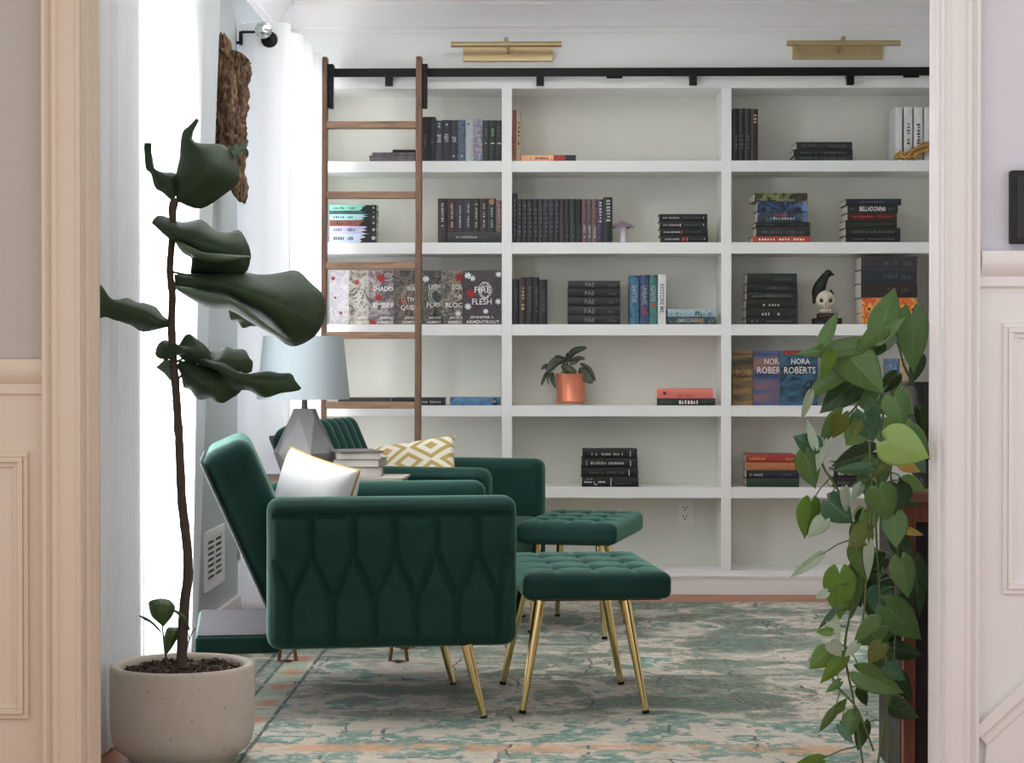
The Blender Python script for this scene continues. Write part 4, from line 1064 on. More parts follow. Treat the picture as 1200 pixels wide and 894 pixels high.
for k in range(100 - len(LV)):
    y = rnd.uniform(440, 800); bx = rnd.uniform(1000, 1062); a_ = rnd.uniform(.6, 2.5); L_ = rnd.uniform(24, 38)
    LV.append((bx, y, bx + L_ * math.cos(a_), y + L_ * math.sin(a_), rnd.uniform(24, 34), rnd.choice('dggglto')))
NEXTRA = 100
rnd = random.Random(5)
fronts = {(1040, 517): 4.33, (1068, 504): 4.38}
for i, (bx, by, tx, ty, w, tn) in enumerate(LV):
    dk_ = tn == 'd'
    Y0 = fronts.get((bx, by), (4.70 if (dk_ or i >= 76) else 4.56) + rnd.uniform(-.04, .05)); dY = rnd.uniform(-.035, .045)
    if tx > 1070 and (bx, by) not in fronts: Y0 = max(Y0, 4.60)
    B = P(bx, by, Y0); T = P(tx, ty, Y0 + dY * (0 if (bx, by) in fronts else 1)); a = T - B; L = a.length; wm = w * Y0 / F
    side = a.cross(V(0, 1, 0)).normalized(); tilt = rnd.uniform(-.35, .35); nrm = (V(0, -1, 0) + side * tilt).normalized()
    side = nrm.cross(a).normalized(); fold = rnd.uniform(.10, .28) * (1 if rnd.random() < .75 else -1); droop = rnd.uniform(.03, .12)
    wm = wm * 1.10 / max(.7, math.cos(math.atan(tilt)))
    mb = MB(); rows = []; uvs = []; n, m = 18, 12
    for j in range(n + 1):
        t = j / n; hw = wm / 2 * (HW(t))
        r = []
        for q in range(m + 1):
            u = -1 + 2 * q / m
            back = .20 * (1 - (1 - abs(u)) ** 2) * (1 - t) ** 3
            p = B + a * (t - back) + side * (hw * u) + nrm * (-abs(u) * hw * fold - droop * L * t * t + .02 * L * math.sin(3.1 * t))
            r.append(p); uvs.append((u, t))
        rows.append(r)
    mb.grid(rows); mb.uvs = uvs
    build_leaf(mb, 'leaf', [TN[tn]], po, .0008)
    # petiole back to the nearest vine a little higher up
    best = min(vp, key=lambda v: (v - (B + V(0, 0, .02))).length)
    if (best - B).length < .14:
        mid = (best + B) / 2 + V(0, -.01, .008)
        MB().tube([best, mid, B + a * .02], [.0018, .0016, .0014], 6).build('petiole', vm, po, smooth=True)

# ------------------------------------------------------------------ small things on the shelves
YS = YB + .03
def shelf_z(i): return ZS[i] + .0004
# copper pot with a small leafy plant
copper = NT('brushed_copper'); f = copper.noise(14, 3)
copper.bsdf(Base_Color=copper.mix(f, srgb((214, 122, 92)), srgb((232, 150, 118))), Metallic=.55, Roughness=.35); copper = copper.m
Yc = YB + .12; cx = P(669, 455, Yc).x; k_ = Yc / F; z3 = shelf_z(3)
cp = thing('copper_pot', (cx, Yc, z3), 'shiny copper pot on a clear foot standing in the middle bay', 'plant pot')
MB().lathe([(.055, 0), (.058, .004), (.05, .012)], 32, (cx, Yc, z3)).build('clear_saucer', plain('pale_saucer', (222, 214, 206), .2), cp, smooth=True)
r_ = 17.5 * k_; zt_ = P(669, 437.5, Yc).z - z3
mb = MB(); mb.lathe([(r_ * 1.02, .013), (r_ * 1.05, .018), (r_ * 1.0, .024), (r_ * .94, .03), (r_ * 1.0, zt_ * .9), (r_ * 1.03, zt_), (r_ * .97, zt_), (r_ * .94, zt_ * .85), (.001, zt_ * .85)], 48, (cx, Yc, z3), cap=False); mb.f.append(list(range(48))[::-1])
mb.build('pot_body', copper, cp, smooth=True, autosmooth=40)
sp_ = thing('small_leafy_plant', (cx, Yc, z3 + zt_), 'small plant with drooping pointed dark leaves in the copper pot', 'plant')
sl_d = leaf_mat('small_dark_leaf', (58, 68, 54), (92, 102, 84), (130, 140, 116)); sl_l = leaf_mat('small_pale_leaf', (112, 124, 96), (140, 150, 120), (170, 176, 150))
for j, (bx, by, mx, my, tx, ty, w, l) in enumerate([(665, 424, 672, 412, 688, 407, 8, 0), (664, 422, 652, 423, 640, 437, 11, 0), (664, 424, 657, 418, 650, 417, 3, 0), (665, 423, 664, 418, 665, 413, 3, 0), (668, 425, 677, 420, 686, 420, 6, 0),
    (668, 427, 676, 422, 681, 418, 6, 1), (680, 426, 690, 432, 698, 447, 5, 0), (680, 431, 686, 440, 695, 449, 12, 0), (643, 434, 639, 440, 634, 452, 4, 0), (645, 436, 643, 444, 643, 451, 5, 1), (647, 436, 648, 446, 651, 455, 5, 0),
    (650, 432, 640, 429, 634, 433, 6, 0), (660, 434, 661, 441, 660, 447, 7, 1), (652, 438, 652, 446, 651, 452, 4, 1), (664, 430, 668, 434, 676, 436, 10, 0), (658, 428, 664, 431, 670, 436, 9, 0)]):
    dd = -.02 - .05 * ((j * 37) % 10) / 10
    c = cr([P(bx, by, Yc), P(mx, my, Yc + dd * .6), P(tx, ty, Yc + dd)], 12)
    A, B2 = [], []
    for q in range(12):
        t = q / 11; dr = (c[min(q + 1, 11)] - c[max(q - 1, 0)]).normalized(); sd = dr.cross(V(0, 1, 0)).normalized(); hw = w * k_ / 2 * math.sin(PI * min(1, .06 + t * .94)) ** .7
        A.append(c[q] - sd * hw + V(0, .004, 0)); B2.append(c[q] + sd * hw + V(0, .004, 0))
    build_leaf(leaf_surface(A, c, B2, 12, 6, 0), 'leaf', [sl_l if l else sl_d], sp_, .0008)
MB().tube([(cx, Yc, z3 + zt_ * .8), P(665, 428, Yc), P(665, 422, Yc)], [.006, .005, .003], 8).build('stem', vm, sp_, smooth=True)
# lilac mushroom ornament
Ym = YB + .06; mx_ = P(730, 270, Ym).x; z1 = shelf_z(1); km = Ym / F
mu = thing('mushroom_ornament', (mx_, Ym, z1), 'small lilac mushroom-like ornament beside the long dark book row', 'ornament')
MB().lathe([(4.6 * km, 0), (5 * km, .01), (4.2 * km, .03), (3.8 * km, .055), (5 * km, .075)], 24, (mx_, Ym, z1)).build('stem', plain('pale_lilac_glaze', (216, 206, 216), .4), mu, smooth=True)
mb = MB(); rows = []
for i in range(8):
    t = i / 7; rr = 13 * km * t + .0005
    rows.append([(mx_ + rr * math.cos(2 * PI * q / 24) * (1 + .12 * math.sin(5 * 2 * PI * q / 24)), Ym + rr * .8 * math.sin(2 * PI * q / 24), z1 + .098 - .028 * t ** 1.5 + .004 * math.sin(4 * 2 * PI * q / 24) * t) for q in range(24)])
rows.append([(p[0] * .5 + mx_ * .5, p[1] * .5 + Ym * .5, z1 + .073) for p in rows[-1]])
mb.grid(rows, closed_u=True); mb.build('cap', plain('mauve_glaze', (150, 128, 146), .45, var=.2), mu, smooth=True)
# skull with raven on a black base
Yk = YB + .075; kk = Yk / F; z2 = shelf_z(2)
sk = thing('raven_skull_ornament', (P(969, 375, Yk).x, Yk, z2), 'white skull ornament with a black raven perched on top', 'ornament')
bone = plain('aged_bone', (214, 204, 186), .6, var=.18, scale=60); blk = plain('matte_black', (18, 17, 20), .6, var=.2)
b0_, b1_ = P(953, 379, Yk), P(985, 366.5, Yk)
MB().box(b0_.x, b1_.x, Yk - .05, Yk + .05, z2, z2 + .028).build('base_block', blk, sk, bevel=.003)
MB().box(b0_.x + .02, b1_.x - .018, Yk - .045, Yk + .04, z2 + .028, z2 + .05).build('dark_red_block', plain('deep_maroon', (58, 26, 28), .5), sk, bevel=.003)
c = P(967, 352, Yk - .01); rx = 11.3 * kk
rows = []
for i in range(17):
    th = PI * i / 16; r = []
    for q in range(32):
        ph = 2 * PI * q / 32; x, y, z = math.sin(th) * math.cos(ph), math.sin(th) * math.sin(ph), math.cos(th)
        sxx = rx * (1.0 if z > -.15 else 1.0 - .42 * min(1, (-.15 - z) / .6)); p = V(c.x + x * sxx, c.y + y * rx * 1.1, c.z + z * rx * 1.05)
        for ex in (-.42, .42):
            d_ = math.hypot(x - ex, z + .05)
            if y < 0 and d_ < .34: p.y += rx * .62 * (1 - d_ / .34) ** .5
        d_ = math.hypot(x / .6, (z + .48))
        if y < 0 and d_ < .16: p.y += rx * .35
        r.append(p)
    rows.append(r)
mb = MB(); mb.grid(rows, closed_u=True); mb.build('skull', bone, sk, smooth=True, autosmooth=60)
MB().rbox((rx * 1.25, rx * 1.0, rx * .42), (c.x, c.y - rx * .35, c.z - rx * 1.12), 0, (4, 4, 3), rr=(.008, .012, .006)).build('jaw', bone, sk, smooth=True)
mb = MB()
for ex in (-.42, .42): mb.lathe([(.001, 0), (rx * .25, .0), (rx * .25, .004), (.001, .004)], 16, M=Matrix.Translation((c.x + ex * rx, c.y - rx * .52, c.z - .05 * rx)) @ Matrix.Rotation(PI / 2, 4, 'X'), cap=False)
for k in range(6): mb.box(c.x - rx * .5 + k * rx * .2, c.x - rx * .5 + k * rx * .2 + .0015, c.y - rx * .86 - .0012, c.y - rx * .84, c.z - rx * 1.22, c.z - rx * .92)
mb.build('eye_hollows', plain('dark_umber', (70, 54, 40), .8), sk)
mb = MB()
rv = cr([P(953, 356, Yk), P(956, 348, Yk), P(959, 340, Yk), P(963, 331, Yk), P(967, 324, Yk), P(970, 320, Yk)], 22)
ra = [.6, 1.6, 2.4, 3.2, 4.2, 5.2, 6.0, 6.6, 7.0, 7.2, 7.2, 7.1, 6.9, 6.6, 6.2, 5.8, 5.3, 4.9, 4.6, 4.2, 3.2, 1.2]
mb.tube(rv, [q * kk for q in ra], 20)
hc = P(970.5, 320.5, Yk - .004)
mb.lathe([(.0005, -4.6 * kk)] + [(4.6 * kk * math.cos(a), 4.6 * kk * math.sin(a)) for a in (-1.1, -.7, -.3, 0, .3, .7, 1.1)] + [(.0005, 4.6 * kk)], 18, hc)
mb.tube([hc, P(974.5, 320.8, Yk - .006), P(978, 322.8, Yk - .006)], [3.0 * kk, 1.9 * kk, .4 * kk], 10)
mb.build('raven', blk, sk, smooth=True)
mb = MB().tube([P(960, 342, Yk - .015), P(956, 350, Yk - .012), P(953.5, 355, Yk)], [.012, .008, .003], 10).tube([P(963, 338, Yk), P(965, 343, Yk - .01), P(969, 343, Yk - .02)], [.004, .003, .002], 8)
mb.tube([P(973, 340, Yk), P(977, 345, Yk)], [.006, .003], 8); mb.build('wing_and_feet', blk, sk, smooth=True)
# gilded branch-like bookend in front of the white books
Yg = YB + .015; z0_ = shelf_z(0)
gb = thing('gilded_ornament', (P(1068, 180, Yg).x, Yg, z0_), 'gilded twisted branch ornament lying before the white books', 'ornament')
gm = plain('antique_gilt', (196, 154, 92), .35, .8, var=.25, scale=60)
mb = MB()
for pts, r in (([(1049, 184), (1054, 178), (1060, 182), (1068, 176), (1078, 170), (1090, 167), (1100, 170)], 2.4), ([(1052, 183), (1062, 178), (1072, 172), (1084, 166), (1098, 163)], 1.8), ([(1051, 180), (1056, 176), (1060, 178), (1058, 183)], 1.8),
               ([(1064, 183), (1072, 179), (1082, 174), (1096, 174)], 2.6), ([(1070, 184), (1074, 180), (1080, 178)], 2.0)):
    mb.tube(cr([P(x, y, Yg + .006 * math.sin(i * 2.1)) for i, (x, y) in enumerate(pts)], 24), [r * Yg / F * (1 + .25 * math.sin(q * .9)) for q in range(24)], 10)
zmin = min(v.z for v in mb.v)
for v in mb.v: v.z += z0_ - zmin
mb.build('gilt_branch', gm, gb, smooth=True)
# black frame at the far right edge, and nothing else on that wall
f0, f1 = P(1186, 285, YF), P(1186, 199, YF)
o = thing('black_wall_panel', (f0.x + .12, YF + .03, f0.z), 'black rectangular panel on the lavender wall at the right picture edge', 'wall panel')
MB().box(f0.x, f0.x + .26, YF + .008, YF + .0349, f0.z, f1.z).build('casing', blk, o, bevel=.003)
MB().box(f0.x + .012, f0.x + .248, YF + .006, YF + .0085, f0.z + .012, f1.z - .012).build('front_face', plain('black_glass', (10, 10, 12), .1), o)
# ------------------------------------------------------------------ books
ORD = ['first', 'second', 'third', 'fourth', 'fifth', 'sixth', 'seventh', 'eighth', 'ninth', 'tenth', 'eleventh', 'twelfth', 'thirteenth', 'fourteenth', 'fifteenth', 'sixteenth']
K = {}
def C(name, *cols, scale=40, stretch=(1, 1, 1)):
    def adj(c):
        m = sum(c) / 3; c = [m + (q - m) * .85 for q in c]; k = .70 if max(c) < 130 else .86
        return tuple(q * k for q in c)
    if name not in ('white', 'coral', 'orange_cream', 'pale_aqua', 'mint', 'lilac', 'pale_lilac_blue', 'fiery_orange'): cols = tuple(adj(c) for c in cols)
    K[name] = art('cover_' + name, cols, scale, stretch) if len(cols) > 1 else plain('cover_' + name, cols[0], .5, var=.18, scale=50)
C('black', (26, 26, 30)); C('charcoal', (42, 42, 48), (28, 28, 34), (58, 58, 64)); C('dark_grey', (54, 56, 62), (36, 38, 42), (70, 72, 78)); C('dark_teal', (22, 44, 44), (34, 60, 58))
C('dark_navy', (24, 32, 52), (36, 48, 74)); C('navy_grey', (40, 50, 72), (66, 78, 104), (30, 36, 54)); C('steel_blue', (62, 84, 120), (92, 120, 156), (40, 56, 88)); C('sky_blue', (134, 172, 206), (70, 110, 160), (188, 208, 222))
C('pale_cream_and_blue', (222, 212, 200), (180, 200, 216), (214, 190, 170)); C('mauve_and_blue', (166, 140, 144), (96, 120, 168), (200, 184, 186), (84, 72, 90)); C('dark_green', (22, 40, 34), (32, 56, 46))
C('mauve_grey', (120, 104, 112), (150, 136, 140)); C('plum', (84, 70, 84), (60, 50, 62)); C('maroon', (74, 34, 40), (104, 52, 56), (40, 24, 28)); C('dark_brown', (50, 38, 34), (72, 54, 46), (30, 26, 26))
C('slate_blue', (52, 66, 88), (34, 44, 62)); C('olive_black', (44, 46, 34), (30, 32, 28)); C('aubergine', (46, 32, 44), (66, 44, 58)); C('tan', (186, 158, 120), (206, 182, 148), (150, 116, 82)); C('orange_cream', (226, 150, 104), (238, 190, 150))
C('red_flecked', (104, 44, 44), (140, 100, 100), (46, 30, 34)); C('rose_and_grey', (110, 62, 62), (130, 124, 128), (60, 36, 40)); C('indigo', (52, 48, 92), (84, 80, 130), (30, 28, 54)); C('black_green', (20, 30, 28), (30, 46, 40))
C('ocean_blue', (36, 104, 148), (64, 140, 180), (18, 54, 84)); C('deep_violet_blue', (46, 62, 112), (74, 96, 150), (34, 34, 62)); C('teal', (40, 128, 122), (74, 158, 148), (26, 92, 92)); C('white', (226, 226, 226), (208, 208, 210))
C('aqua_white', (120, 184, 206), (196, 220, 226), (86, 156, 188)); C('slate_teal', (84, 118, 130), (66, 96, 108), (110, 140, 148)); C('coral', (230, 112, 102), (224, 128, 118)); C('green_charcoal', (42, 56, 50), (60, 76, 66))
C('leafy_green_and_yellow', (84, 104, 56), (150, 160, 96), (40, 44, 36), (120, 90, 60), scale=20); C('blue_on_black', (60, 100, 180), (24, 30, 50), (110, 150, 210), scale=16); C('blue_grey', (70, 96, 130), (48, 60, 78), (96, 130, 170), scale=16)
C('dark_sage', (56, 66, 60), (40, 48, 46), (78, 88, 80)); C('bright_orange_red', (208, 70, 38), (222, 96, 58)); C('dark_red', (132, 44, 36), (96, 34, 30), (56, 26, 26)); C('fiery_orange', (232, 130, 52), (196, 66, 26), (248, 178, 84), (70, 26, 18), scale=30)
C('red', (190, 40, 34), (206, 58, 46)); C('orange', (206, 112, 54), (216, 134, 78)); C('forest_green', (30, 74, 56), (42, 92, 70)); C('bright_blue', (44, 120, 190), (96, 160, 214), (24, 60, 104), scale=18)
C('mint', (124, 204, 182), (150, 216, 196)); C('teal_slate', (52, 102, 112), (76, 128, 136)); C('pale_aqua', (160, 218, 222), (190, 228, 230)); C('rust', (158, 70, 50), (190, 100, 76), (110, 50, 40)); C('lilac', (186, 184, 224), (210, 206, 236)); C('pale_lilac_blue', (176, 200, 226), (206, 214, 236), (186, 212, 214))
INK = {'w': plain('white_print', (176, 178, 178), .5), 'g': plain('grey_print', (84, 86, 90), .5), 'o': plain('gold_print', (190, 150, 90), .4), 'r': plain('red_print', (186, 60, 58), .5), 'm': plain('mid_grey_print', (136, 134, 132), .5), 'd': plain('dark_print', (60, 20, 20), .5),
       's': plain('soft_white_print', (236, 232, 224), .5), 'k': plain('black_print', (20, 20, 22), .5), 'gr': plain('green_print', (110, 160, 130), .5)}
page_dark = plain('dark_page_edges', (60, 54, 52), .8)
CT = .0022
def book(cover, x0, x1, z0, z1, yf, depth, mode, label, group, pages=None, text=None, ink='w', marks=None, rz=0.0, cat='book', extra=None, seed=0):
    if len(label.split()) > 16: print('LONG', label)
    """mode 'up': upright, spine to the room; 'flat': lying, spine to the room; 'face': upright, front cover to the room"""
    ox, oy = (x0 + x1) / 2, yf
    t = thing('book', (ox, oy, z0), label, cat, group, rz)
    w, h, d = x1 - x0 - .0006, z1 - z0 - .0004, depth; a, b = -w / 2, w / 2; pages = pages or paper
    mb = MB(); pg = MB()
    if mode == 'up':
        mb.box(a, a + CT, 0, d, 0, h).box(b - CT, b, 0, d, 0, h)
        # gently rounded spine
        n = 6; outer = [(a + w * i / n, -.0022 * math.sin(PI * i / n)) for i in range(n + 1)]
        pr = [(x, y, 0) for x, y in outer] + [(b, CT, 0), (a, CT, 0)]
        mb.sweep(pr, (0, 0, 0), (0, 0, h)); pg.box(a + CT, b - CT, CT, d - .004, .003, h - .003)
    elif mode == 'flat':
        mb.box(a, b, 0, d, 0, CT).box(a, b, 0, d, h - CT, h)
        n = 6; pr = [(a, -.0022 * math.sin(PI * i / n), h * i / n) for i in range(n + 1)] + [(a, CT, h), (a, CT, 0)]
        mb.sweep(pr, (a, 0, 0), (b, 0, 0)); pg.box(a + .003, b - .003, CT, d - .004, CT, h - CT)
    else:
        mb.box(a, b, 0, CT, 0, h).box(a, b, d - CT, d, 0, h).box(a, a + CT, CT, d - CT, 0, h); pg.box(a + CT, b - .004, CT, d - CT, .003, h - .003)
    mb.build('cover', K[cover], t, local=True); pg.build('pages', pages, t, local=True)
    yy = -.0032 if mode != 'face' else -.0005
    if text or marks:
        rnd_ = random.Random(seed); groups = {}
        for it in (text or []):
            s, cx, cz, tw, th, ik = it[:6]; ang = it[6] if len(it) > 6 else 0
            m = groups.setdefault(ik, MB())
            put_text(m, s, (a + w * cx, yy, h * cz), tw * (w if not ang else h) if tw else None, th * (h if not ang else w) if th else None, ang)
        for it in (marks or []):
            fx0, fx1, fz0, fz1, n, ik = it[:6]
            m = groups.setdefault(ik, MB()); put_marks(m, a + w * fx0, a + w * fx1, h * fz0, h * fz1, yy, n, rnd_, vertical=(mode == 'up'))
        for ik, m in groups.items(): m.build('cover_lettering' if mode == 'face' else 'spine_lettering', INK[ik], t, local=True)
    if extra: extra(t, w, h)
    return t
UPM = [(.35, .65, .25, .8, 9, 'g')]
def row(shelf, specs, place, group, yf=YB + .012, depth=.15, cat='book'):
    """specs: (px0, px1, top_y, cover, adjective, text, marks[, dy])"""
    n = len(specs)
    for i, sp in enumerate(specs):
        p0, p1, ty, cov, adj, text, marks = sp[:7]; dy = sp[7] if len(sp) > 7 else 0
        Y = yf + dy; rn = random.Random(i * 7 + int(p0))
        dy += rn.uniform(0, .004); Y = yf + dy
        lab = '%s upright book, %s from left, %s' % (adj, ORD[i], place)
        book(cov, P(p0, 300, Y).x, P(p1, 300, Y).x, shelf_z(shelf), P((p0 + p1) / 2, ty, Y).z + rn.uniform(-.0008, .0008), Y, depth, 'up', lab, group, text=text, marks=marks, seed=i)
def pile(shelf, specs, place, group, yf=YB + .012, depth=.15, base=None):
    """specs from the bottom up: (px0, px1, thickness_px, cover, adjective, text, marks[, rz])"""
    z = base if base is not None else shelf_z(shelf); n = len(specs)
    for i, sp in enumerate(specs):
        p0, p1, th, cov, adj, text, marks = sp[:7]; rz = sp[7] if len(sp) > 7 else 0
        h = th * yf / F; nm = 'topmost' if i == n - 1 else ('lowest' if i == 0 else ORD[i] + ' from the bottom')
        pg = sp[8] if len(sp) > 8 else None
        book(cov, P(p0, 300, yf).x, P(p1, 300, yf).x, z, z + h, yf, depth, 'flat', '%s book, %s in %s' % (adj, nm, place), group, text=text, marks=marks, rz=rz, seed=i + int(p0), pages=pg)
        z += h + .0003
    return z
def um(ik='g', a=.25, b=.8, n=10): return [(.32, .68, a, b, n, ik)]
def fm(ik='g', a=.1, b=.9, n=16, z0=.32, z1=.66): return [(a, b, z0, z1, n, ik)]

# left bay, top shelf
pile(0, [(433, 486, 7, 'mauve_grey', 'mauve-grey', None, fm('g')), (436, 486, 3.5, 'mauve_grey', 'slim mauve', None, None), (460, 487, 3, 'black', 'slim black', None, None)], 'the low pile behind the ladder', 'low pile on the top left shelf')
W1_ = [(494.5, 502, 137, 'black', 'tall black', None, um('g', .3, .6, 5)), (502, 510.5, 137, 'charcoal', 'tall charcoal', None, um('g', .35, .5, 4)), (510.5, 518.5, 141, 'navy_grey', 'white-topped dark grey', None, [(.2, .8, .45, .66, 4, 'w'), (.3, .7, .82, .95, 2, 'w')]),
    (518.5, 527.5, 140.5, 'dark_navy', 'dark navy', None, [(.2, .8, .45, .66, 4, 'w'), (.4, .7, .85, .92, 1, 'w')]), (527.5, 536.5, 140.5, 'slate_blue', 'navy and blue', None, [(.2, .8, .46, .64, 4, 'w'), (.35, .6, .08, .15, 1, 'w')]),
    (536.5, 545.5, 140.5, 'steel_blue', 'mottled steel blue', None, [(.2, .8, .45, .64, 4, 'g'), (.4, .65, .08, .16, 1, 'w')]), (545.5, 555, 140.5, 'pale_cream_and_blue', 'pale cream and blue', None, [(.2, .5, .8, .92, 2, 'k')]),
    (555, 565.5, 140, 'mauve_and_blue', 'mauve and blue', None, [(.2, .8, .6, .64, 2, 'w'), (.4, .6, .08, .18, 2, 'w')]), (565.5, 573.5, 141, 'dark_teal', 'dark plum-green', None, [(.4, .6, .4, .46, 1, 'w'), (.3, .7, .6, .85, 5, 'g')]),
    (573.5, 581, 141, 'dark_green', 'dark green', None, [(.2, .8, .4, .46, 1, 'w'), (.3, .7, .6, .85, 5, 'gr')]), (581, 588.0, 141, 'black_green', 'black-green', None, [(.1, .9, .4, .46, 1, 'w'), (.3, .7, .6, .85, 5, 'g')])]
row(0, W1_, 'top left shelf row beside the ladder', 'upright row on the top left shelf')
# left bay, second shelf: pastel pile with dark silhouettes on the right of each spine
def sil(seed):
    def f(t, w, h):
        r = random.Random(seed); mb = MB(); e = r.uniform(.10, .16)
        pts = [(w / 2 - .001, 0), (w / 2 - .001, h)] + [(w / 2 - w * (e + .16 * abs(math.sin(k * 1.7 + seed)) + .02 * k), h * (1 - k / 5)) for k in range(6)]
        vs = [(x, -.0034, z) for x, z in pts] + [(x, -.0018, z) for x, z in pts]; n = len(pts)
        mb.add(vs, [tuple(range(n)), tuple(range(2 * n - 1, n - 1, -1))] + [(i, n + i, n + (i + 1) % n, (i + 1) % n) for i in range(n)])
        mb.build('printed_silhouette', INK['k'], t, local=True)
        m2 = MB(); m2.lathe([(.001, 0), (h * .22, 0), (h * .22, .0008), (.001, .0008)], 12, M=Matrix.Translation((w / 2 - .014, -.0034, h / 2)) @ Matrix.Rotation(PI / 2, 4, 'X'), cap=False); m2.build('spine_emblem', INK['w'], t, local=True)
    return f
z = shelf_z(1)
for i, (th, cov, adj) in enumerate([(11, 'pale_lilac_blue', 'pale lilac-blue'), (8.6, 'lilac', 'lilac'), (6.8, 'rust', 'rust red'), (7, 'pale_aqua', 'pale aqua'), (3.8, 'teal_slate', 'slim slate-teal'), (6.6, 'mint', 'mint green')]):
    yf = YB + .012; h = th * yf / F; nm = ['lowest', 'second from the bottom', 'third from the bottom', 'third from the top', 'second from the top', 'topmost'][i]
    book(cov, P(386, 260, yf).x, P(441.5, 260, yf).x, z, z + h, yf, .13, 'flat', '%s paperback, %s in the pastel pile behind the ladder' % (adj, nm), 'pastel paperbacks behind the ladder', marks=[(.08, .32, .3, .7, 5, 'g'), (.38, .55, .3, .7, 4, 'g')], extra=sil(i), seed=i); z += h + .0003
# left bay, second shelf: upright row on one lying book
book('dark_brown', P(513, 260, YB + .012).x, P(523.5, 260, YB + .012).x, shelf_z(1), P(518, 232.5, YB + .012).z, YB + .012, .15, 'up', 'tall dark brown upright book at the left end of the second left shelf row', 'dark row on the second left shelf', marks=[(.35, .65, .35, .9, 10, 'w')])
zt2 = pile(1, [(524, 588, 12.5, 'green_charcoal', 'long grey-green', None, [(.05, .12, .4, .6, 1, 'w'), (.16, .56, .42, .64, 18, 'w'), (.6, .75, .45, .6, 6, 'g'), (.8, .86, .35, .65, 1, 'w')])], 'a pile of one', 'dark row on the second left shelf')
for o_ in [q for q in bpy.data.objects if str(q.get('label', '')).endswith('in a pile of one')]: o_['label'] = 'long grey-green book lying under the short upright books, second left shelf'
for i, (p0, p1, cov, adj) in enumerate([(524, 534.5, 'maroon', 'maroon'), (534.5, 543.5, 'plum', 'plum'), (543.5, 553.5, 'slate_blue', 'slate blue'), (553.5, 562.5, 'olive_black', 'olive-black'), (562.5, 571.5, 'dark_brown', 'dark brown'), (571.5, 581, 'dark_teal', 'dark teal with orange flower'), (581, 588, 'red_flecked', 'red and white')]):
    Y = YB + .012
    ex = None
    if i == 5:
        def ex(t, w, h):
            mb = MB()
            for k in range(6):
                a_ = k * PI / 3; mb.lathe([(.001, 0), (.0055, 0), (.0055, .0006), (.001, .0006)], 8, M=Matrix.Translation((.007 * math.cos(a_), -.0034, h - .014 + .007 * math.sin(a_))) @ Matrix.Rotation(PI / 2, 4, 'X'), cap=False)
            mb.build('printed_flower', plain('orange_print', (206, 130, 96), .5), t, local=True)
    book(cov, P(p0, 260, Y).x, P(p1, 260, Y).x, zt2, P(555, 232.5 + (i == 6) * 2, Y).z, Y, .15, 'up', '%s upright book, %s from left on the lying grey-green book' % (adj, ORD[i]), 'dark row on the second left shelf', marks=[(.38, .64, .12, .85, 12, 'w')], extra=ex, seed=i + 3)

# left bay, third shelf: seven hardbacks face out, overlapping
def flowered(name, ground, cols, seed, nf):
    t = NT(name); co = t.coords(); v = t.N('TexVoronoi', ins={'Vector': t.map((1, 1, 1), loc=(seed * 1.3, 0, seed * .7)), 'Scale': 22.0, 'Randomness': 1.0})
    r = t.ramp(t.noise(20, 5, .7, t.map((1, 1, 1), loc=(seed, 0, 0)), 1.4), [(.38, srgb(ground[0])), (.5, srgb(ground[1])), (.56, srgb(ground[2])), (.64, srgb(ground[0]))])
    ln = t.ramp(t.noise(34, 2, .5, t.map((1, 1, 1), loc=(seed + 4, 0, 2)), 3.0), [(.47, (0, 0, 0)), (.5, (1, 1, 1)), (.53, (0, 0, 0))])
    r = t.mix(t.M('MULTIPLY', ln, .4), r, srgb(cols[0])); t.bsdf(Base_Color=r, Roughness=.35); K[name.replace('cover_', '')] = t.m
flowered('cover_pale_floral', ((206, 202, 204), (184, 184, 194), (222, 216, 214)), ((120, 120, 140),), 1, 2)
flowered('cover_grey_floral', ((52, 56, 56), (150, 146, 138), (190, 184, 172)), ((196, 170, 100),), 2, 2)
flowered('cover_smoky_floral', ((58, 52, 58), (118, 108, 114), (176, 166, 166)), ((200, 190, 190),), 3, 3)
flowered('cover_dark_floral', ((30, 34, 36), (70, 72, 70), (130, 110, 96)), ((150, 130, 110),), 4, 2)
flowered('cover_green_black_floral', ((24, 30, 28), (56, 64, 58), (108, 106, 84)), ((190, 190, 184),), 5, 1)
flowered('cover_ash_floral', ((36, 40, 42), (84, 84, 84), (150, 132, 110)), ((200, 190, 170),), 6, 2)
flowered('cover_plum_black_floral', ((44, 40, 46), (58, 52, 60), (70, 58, 66)), ((90, 70, 80),), 7, 4)
leaf_red = plain('crimson_print', (146, 36, 32), .5, var=.25, scale=120); leaf_wht = plain('white_leaf_print', (214, 222, 222), .5)
